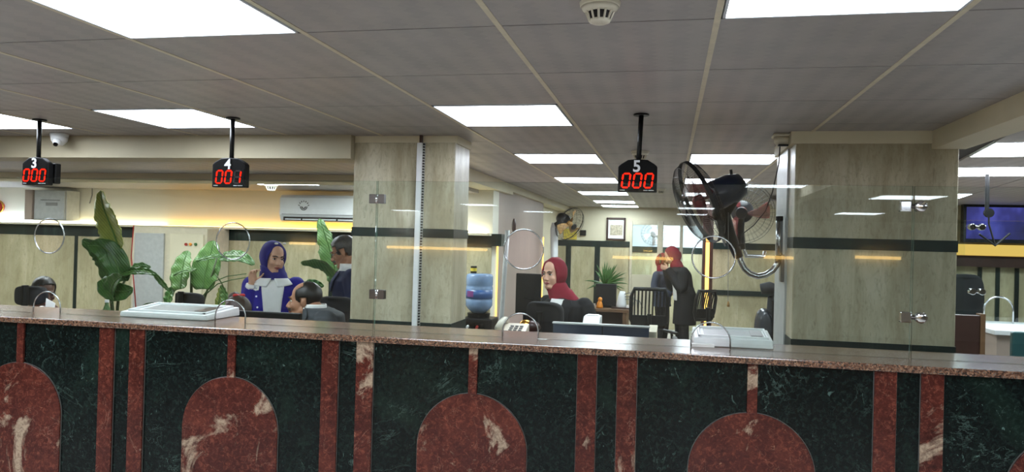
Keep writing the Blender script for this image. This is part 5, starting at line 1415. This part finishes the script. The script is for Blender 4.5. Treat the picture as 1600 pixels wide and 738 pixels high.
b = MB(); b.rings([ringpts(w.neck + Vector((0, -.008, z)), rx, ry, 24) for z, rx, ry in ((-.04, .080, .078), (.0, .070, .072), (.035, .066, .070))], cap=False); b.build('shirt_collar', M['shirt'], w.r, smooth=True, solid=.005, local=True)
for q in (-1, 1): w.patch('lapel', 'navy', (lambda v: .06 + .40 * v) if q > 0 else (lambda v: -.55 - .32 * v), (lambda v: .55 + .32 * v) if q > 0 else (lambda v: -.06 - .40 * v), .46, .84, .030, solid=.006)
w.trousers('navy', legs)

# --- seated man in grey
Y = 4.5; eye = at(475, 470, Y); base = at(503, 470, Y); base.z = 0
k = 1.0; w = Person(base, -62, 'seated balding man in a grey suit, seen in profile behind the monitor', k, False, 'skint')
zs = eye.z - .80
legs = sitting(w, k, zs + .02, .02, 55); w.neck = w.loc(at(493, 478, Y)); w.chest = w.loc(at(502, 490, Y)) ; w.chest.y += .02
armR = [(-.16, w.chest.y, w.chest.z - .03), (-.23, w.chest.y - .05, w.chest.z - .26), (-.16, w.chest.y - .28, w.chest.z - .34)]; armL = [(.16, w.chest.y, w.chest.z - .03), (.23, w.chest.y - .05, w.chest.z - .26), (.16, w.chest.y - .28, w.chest.z - .34)]
w.body(w.loc(eye), rot(-14, 2, 0), [armR, armL], legs, [dict(w=Vector((armL if q > 0 else armR)[2]), d=(-q * .2, -1, 0), n=(0, 0, -1), side=(-q, 0, 0)) for q in (-1, 1)], .006, 1.0)
w.face('lip', 'hairb', False, 'hairb'); w.hair('hairb', .072, -.07, 1.02, .97, -.0, .5)
w.jacket('suit', [armR, armL], .018, (.078, .056), .0, .008)
w.patch('shirt', 'shirt', lambda v: -.04 - .40 * v, lambda v: .04 + .40 * v, .50, .9, .024)
b = MB(); b.rings([ringpts(w.neck + Vector((0, .0, z)), rx, ry, 24) for z, rx, ry in ((-.04, .070, .072), (.0, .064, .068), (.012, .062, .066))], cap=False); b.build('shirt_collar', M['shirt'], w.r, smooth=True, solid=.005, local=True)
for q in (-1, 1): w.patch('lapel', 'suit', (lambda v: .06 + .38 * v) if q > 0 else (lambda v: -.55 - .30 * v), (lambda v: .55 + .30 * v) if q > 0 else (lambda v: -.06 - .38 * v), .46, .84, .030, solid=.006)
w.trousers('trousers', legs)
s0 = root('stool', base, 'low stool under the seated man in grey', 'stool'); zz = w.pel.z - .14
b = MB(); b.cyl(base + Vector((0, .0, zz - .05)), base + Vector((0, .0, zz)), .17); b.build('seat', M['charcoal'], s0, bevel=.01)
b = MB(); b.cyl(base, base + Vector((0, .0, zz - .05)), .04); b.build('post', M['black'], s0)
b = MB(); b.cyl(base, base + Vector((0, 0, .03)), .2); b.build('foot', M['black'], s0)

# --- girl with a red bow
Y = 4.75; eye = at(372, 491, Y); base = at(360, 496, Y); base.z = 0
k = .96; w = Person(base, 50, 'seated girl with dark tied hair and a red bow, half hidden by the monitor', k, True, 'skin')
legs = sitting(w, k, eye.z - .74, .0, -45); w.neck.z = eye.z - .145; w.chest.z = eye.z - .225
arms = [[(q * .165, 0, w.chest.z), (q * .21, -.04, w.chest.z - .22), (q * .13, -.22, w.chest.z - .30)] for q in (-1, 1)]
w.body(w.loc(eye), rot(12, 22, 0), arms, legs, [dict(w=Vector(a[2]), d=(0, -1, -.1), n=(0, 0, -1), side=(-a[2][0], 0, 0), s=.85) for a in arms], .0065, .95)
w.face('lip', 'hairbr'); w.hair('hairbr', .050, -.08, 1.09, 1.02, -.05)
b = MB(); b.ell(w.P(0, .09, .085), (.045, .045, .045), w.hR); b.build('hair_bun', M['hairbr'], w.r, smooth=True, local=True)
b = MB(); c_ = w.P(-.0, .045, .125)
for q in (-1, 1): b.ell(c_ + Vector((q * .022, 0, .004)), (.022, .012, .012)); 
b.ell(c_, (.009, .01, .01)); b.build('bow', M['bow'], w.r, smooth=True, local=True)
w.jacket('charcoal', arms, .014, (.066, .046), .0, .009, 'sweater'); w.trousers('trousers', legs)
s0 = root('stool', base, 'low stool under the girl with the red bow', 'stool'); zz = w.pel.z - .13
b = MB(); b.cyl(base + Vector((0, 0, zz - .05)), base + Vector((0, 0, zz)), .16); b.build('seat', M['charcoal'], s0, bevel=.01)
b = MB(); b.cyl(base, base + Vector((0, 0, zz - .05)), .04); b.build('post', M['black'], s0)
b = MB(); b.cyl(base, base + Vector((0, 0, .03)), .2); b.build('foot', M['black'], s0)

# --- man seated at the far end
Y = 5.3; eye = at(69, 457, Y); base = at(52, 476, Y); base.z = 0
k = .98; w = Person(base, 52, 'seated dark haired man with glasses behind the black padded chair at the far end', k, False, 'skind')
legs = sitting(w, k, eye.z - .79, .03, -20); w.neck.z = eye.z - .155; w.chest.z = eye.z - .245
hp = w.loc(at(83, 481, Y - .35))
armL = [(.18, 0, w.chest.z), (.25, -.05, w.chest.z - .22), (.16, -.28, w.chest.z - .25)]; armR = [(-.18, 0, w.chest.z), (-.25, -.1, w.chest.z - .22), hp + Vector((-.05, .08, -.03))]
w.body(w.loc(eye), rot(14, 14, 0), [armL, armR], legs, [dict(w=Vector(armL[2]), d=(-.3, -1, .1), n=(0, 0, -1), side=(-1, 0, 0)), dict(w=Vector(armR[2]), d=(.3, -1, .5), n=(.3, 0, -1), side=(1, 0, 0), curl=(.5, .6, .5))], .0065, 1.0)
w.face('lip', 'hairb', True); w.hair('hairb', .078, -.07, 1.05, 1.0, .0); w.glasses()
w.jacket('blackcloth', [armL, armR], .016, (.074, .052), 0, .009); w.trousers('trousers', legs)
b = MB(); b.tube([Vector(armR[2]) - (Vector(armR[2]) - Vector(armR[1])).normalized() * .05, Vector(armR[2])], [.05, .046], 14); b.build('shirt_cuff', M['shirt'], w.r, smooth=True, local=True)
s0 = root('stool', base, 'low stool under the man at the far end', 'stool'); zz = w.pel.z - .14
b = MB(); b.cyl(base + Vector((0, 0, zz - .05)), base + Vector((0, 0, zz)), .16); b.build('seat', M['charcoal'], s0, bevel=.01)
b = MB(); b.cyl(base, base + Vector((0, 0, zz - .05)), .04); b.build('post', M['black'], s0)
b = MB(); b.cyl(base, base + Vector((0, 0, .03)), .2); b.build('foot', M['black'], s0)
q = at(72, 479, 3.75); r = root('paper_holder', (q.x, 3.75, .79), 'white paper upright in a small holder behind the first arched slot', 'paper')
b = MB(); b.box((q.x - .07, 3.7, .79), (q.x + .07, 3.8, q.z - .2)); b.build('holder', M['black'], r)
b = MB(); b.rings([[q + Vector((-.05, .02, -.25)), q + Vector((.05, -.02, -.25)), q + Vector((.06, 0, .02)), q + Vector((-.02, .02, .045))], [q + Vector((-.05, .023, -.25)), q + Vector((.05, -.017, -.25)), q + Vector((.06, .003, .02)), q + Vector((-.02, .023, .045))]]); b.build('sheet', M['paper'], r)

# --- woman in the maroon headscarf
Y = 6.3; eye = at(864, 428, Y); base = at(884, 470, Y); base.z = 0
k = 1.02; w = Person(base, -24, 'seated woman in a maroon headscarf and black jacket behind the dark blue partition', k, True, 'skin')
legs = sitting(w, k, eye.z - .80, .03); w.neck.z = eye.z - .165; w.chest.z = eye.z - .255
armR = [(-.18, 0, w.chest.z), (-.25, -.04, w.chest.z - .26), (-.20, -.30, w.chest.z - .30)]; armL = [(.18, 0, w.chest.z), (.26, .0, w.chest.z - .26), (.20, -.24, w.chest.z - .34)]
w.body(w.loc(eye), rot(-4, 4, 0), [armR, armL], legs, [dict(w=Vector(armR[2]), d=(.1, -1, 0), n=(0, 0, -1), side=(1, 0, 0), s=.95), dict(w=Vector(armL[2]), d=(-.1, -1, 0), n=(0, 0, -1), side=(-1, 0, 0), s=.95)], .0065, 1.06)
w.face('lipred', 'hairb'); w.hijab('maroon', .16, .125, .01)
w.jacket('blackcloth', [armR, armL], .020, (.080, .056), 0, .009)
w.patch('shirt', 'shirt', lambda v: -.06 - .36 * v, lambda v: .06 + .36 * v, .42, .80, .026)
for q in (-1, 1): w.patch('lapel', 'blackcloth', (lambda v: .05 + .32 * v) if q > 0 else (lambda v: -.6 - .30 * v), (lambda v: .6 + .30 * v) if q > 0 else (lambda v: -.05 - .32 * v), .40, .78, .031, solid=.006)
w.trousers('trousers', legs)
s0 = root('stool', base, 'black stool under the woman in the maroon headscarf', 'stool'); zz = w.pel.z - .145
b = MB(); b.cyl(base + Vector((0, 0, zz - .05)), base + Vector((0, 0, zz)), .17); b.build('seat', M['charcoal'], s0, bevel=.01)
b = MB(); b.cyl(base, base + Vector((0, 0, zz - .05)), .04); b.build('post', M['black'], s0)
b = MB(); b.cyl(base, base + Vector((0, 0, .03)), .2); b.build('foot', M['black'], s0)
q = at(896, 468, 6.45); b = MB(); u = at(906, 478, 6.45) - at(893, 460, 6.45); b.prism([(-.05, -.01), (.07, -.01), (.07, .012), (-.05, .012)], q, u.normalized() * 1.0, Vector((.6, 0, .6)).normalized(), (0, .1, 0))
r = root('chair_headrest', q, 'pale edged headrest behind the shoulder of the maroon headscarf woman', 'headrest'); b.build('pad', M['lightgrey'], r, bevel=.003)
b = MB(); b.tube([q + Vector((.05, .06, -.03)), q + Vector((.05, .1, -.4)), Vector((q.x + .05, q.y + .1, 0))], .02, 8); b.build('post', M['black'], r)
# --- hand with gold jewellery behind the third slot, stood in for by simple round shapes
q = at(822, 508, 4.75)
r = root('hand_stand_in', q, 'simple gold and dark stand-in for a jewelled hand behind the third arched slot', 'ornament')
b = MB(); b.ell(q, (.045, .04, .035)); b.build('body', M['gold'], r, smooth=True)
b = MB(); b.ell(q + Vector((.035, .0, -.01)), (.06, .04, .04)); b.build('dark_side', M['darkwood'], r, smooth=True)
b = MB(); b.tube([q, Vector((q.x, q.y, .0))], [.02, .05], 10); b.build('stand', M['darkwood'], r)

# --- two women at the back
Y = 11.6; eye = at(1049, 400, Y); base = at(1068, 470, Y); base.z = .0
k = (eye.z) / 1.58 + .06; w = Person(base, -72, 'standing woman in a maroon headscarf and long black coat looking down at a phone', k, True, 'skin', None)
legs = standing(w, k, 0, .10); w.neck = w.loc(at(1058, 414, Y)); w.chest = w.loc(at(1062, 424, Y)); w.pel = Vector((0, .02, .93 * k))
hp = w.loc(at(1037, 418, Y - .1))
arms = [[(q * .17, w.chest.y, w.chest.z), (q * .22, w.chest.y - .05, w.chest.z - .26), hp + Vector((q * .05, .05, -.02))] for q in (-1, 1)]
w.body(w.loc(eye), rot(-6, 32, 0), arms, legs, [dict(w=Vector(a[2]), d=(-.3 * (1 if i else -1), -1, .3), n=(1 if not i else -1, 0, .2), side=(0, 0, 1), s=.95, curl=(.6, .6, .5)) for i, a in enumerate(arms)], .009, 1.05)
w.face('lip', 'hairb', True); w.hijab('maroon', .14, .12)
w.jacket('blackcloth', arms, .03, (.078, .056), .36, .012, 'coat')
w.patch('blouse', 'shirt', lambda v: -.35, lambda v: .35, .0, .72, .040)
w.trousers('trousers', legs)
hp = hp + Vector((0, -.03, .03)); b = MB(); b.box(hp + Vector((-.036, -.03, .03)), hp + Vector((.036, -.02, .17))); r = root('smartphone', w.M @ hp, 'dark smartphone held by the standing woman in the black coat', 'phone')
b.build('casing', M['black'], r, bevel=.004, xf=w.M)
b = MB(); b.box(hp + Vector((-.032, -.0201, .036)), hp + Vector((.032, -.0185, .164))); b.build('screen', M['blackgloss'], r, xf=w.M)
Y = 12.25; eye = at(1037, 409, Y); base = at(1034, 470, Y); base.z = 0
k = eye.z / 1.58; w = Person(base, 60, 'woman in a maroon headscarf and grey denim jacket half hidden by the doorway post', k, True, 'skint', None)
legs = standing(w, k, 0, .02)
arms = [[(q * .17, 0, 1.34 * k), (q * .24, -.02, 1.08 * k), (q * .14, -.26, 1.02 * k)] for q in (-1, 1)]
w.body(w.loc(eye), rot(0, 18, 0), arms, legs, [dict(w=Vector(a[2]), d=(-.3 * (1 if i else -1), -1, .1), n=(0, 0, 1), side=(1 if not i else -1, 0, 0), s=.95, curl=(.4, .4, .4)) for i, a in enumerate(arms)], .009, 1.0)
w.face('lip', 'hairb', True); w.hijab('maroon', .12, .12); w.jacket('denim', arms, .02, (.076, .054), .05, .012); w.trousers('trousers', legs)
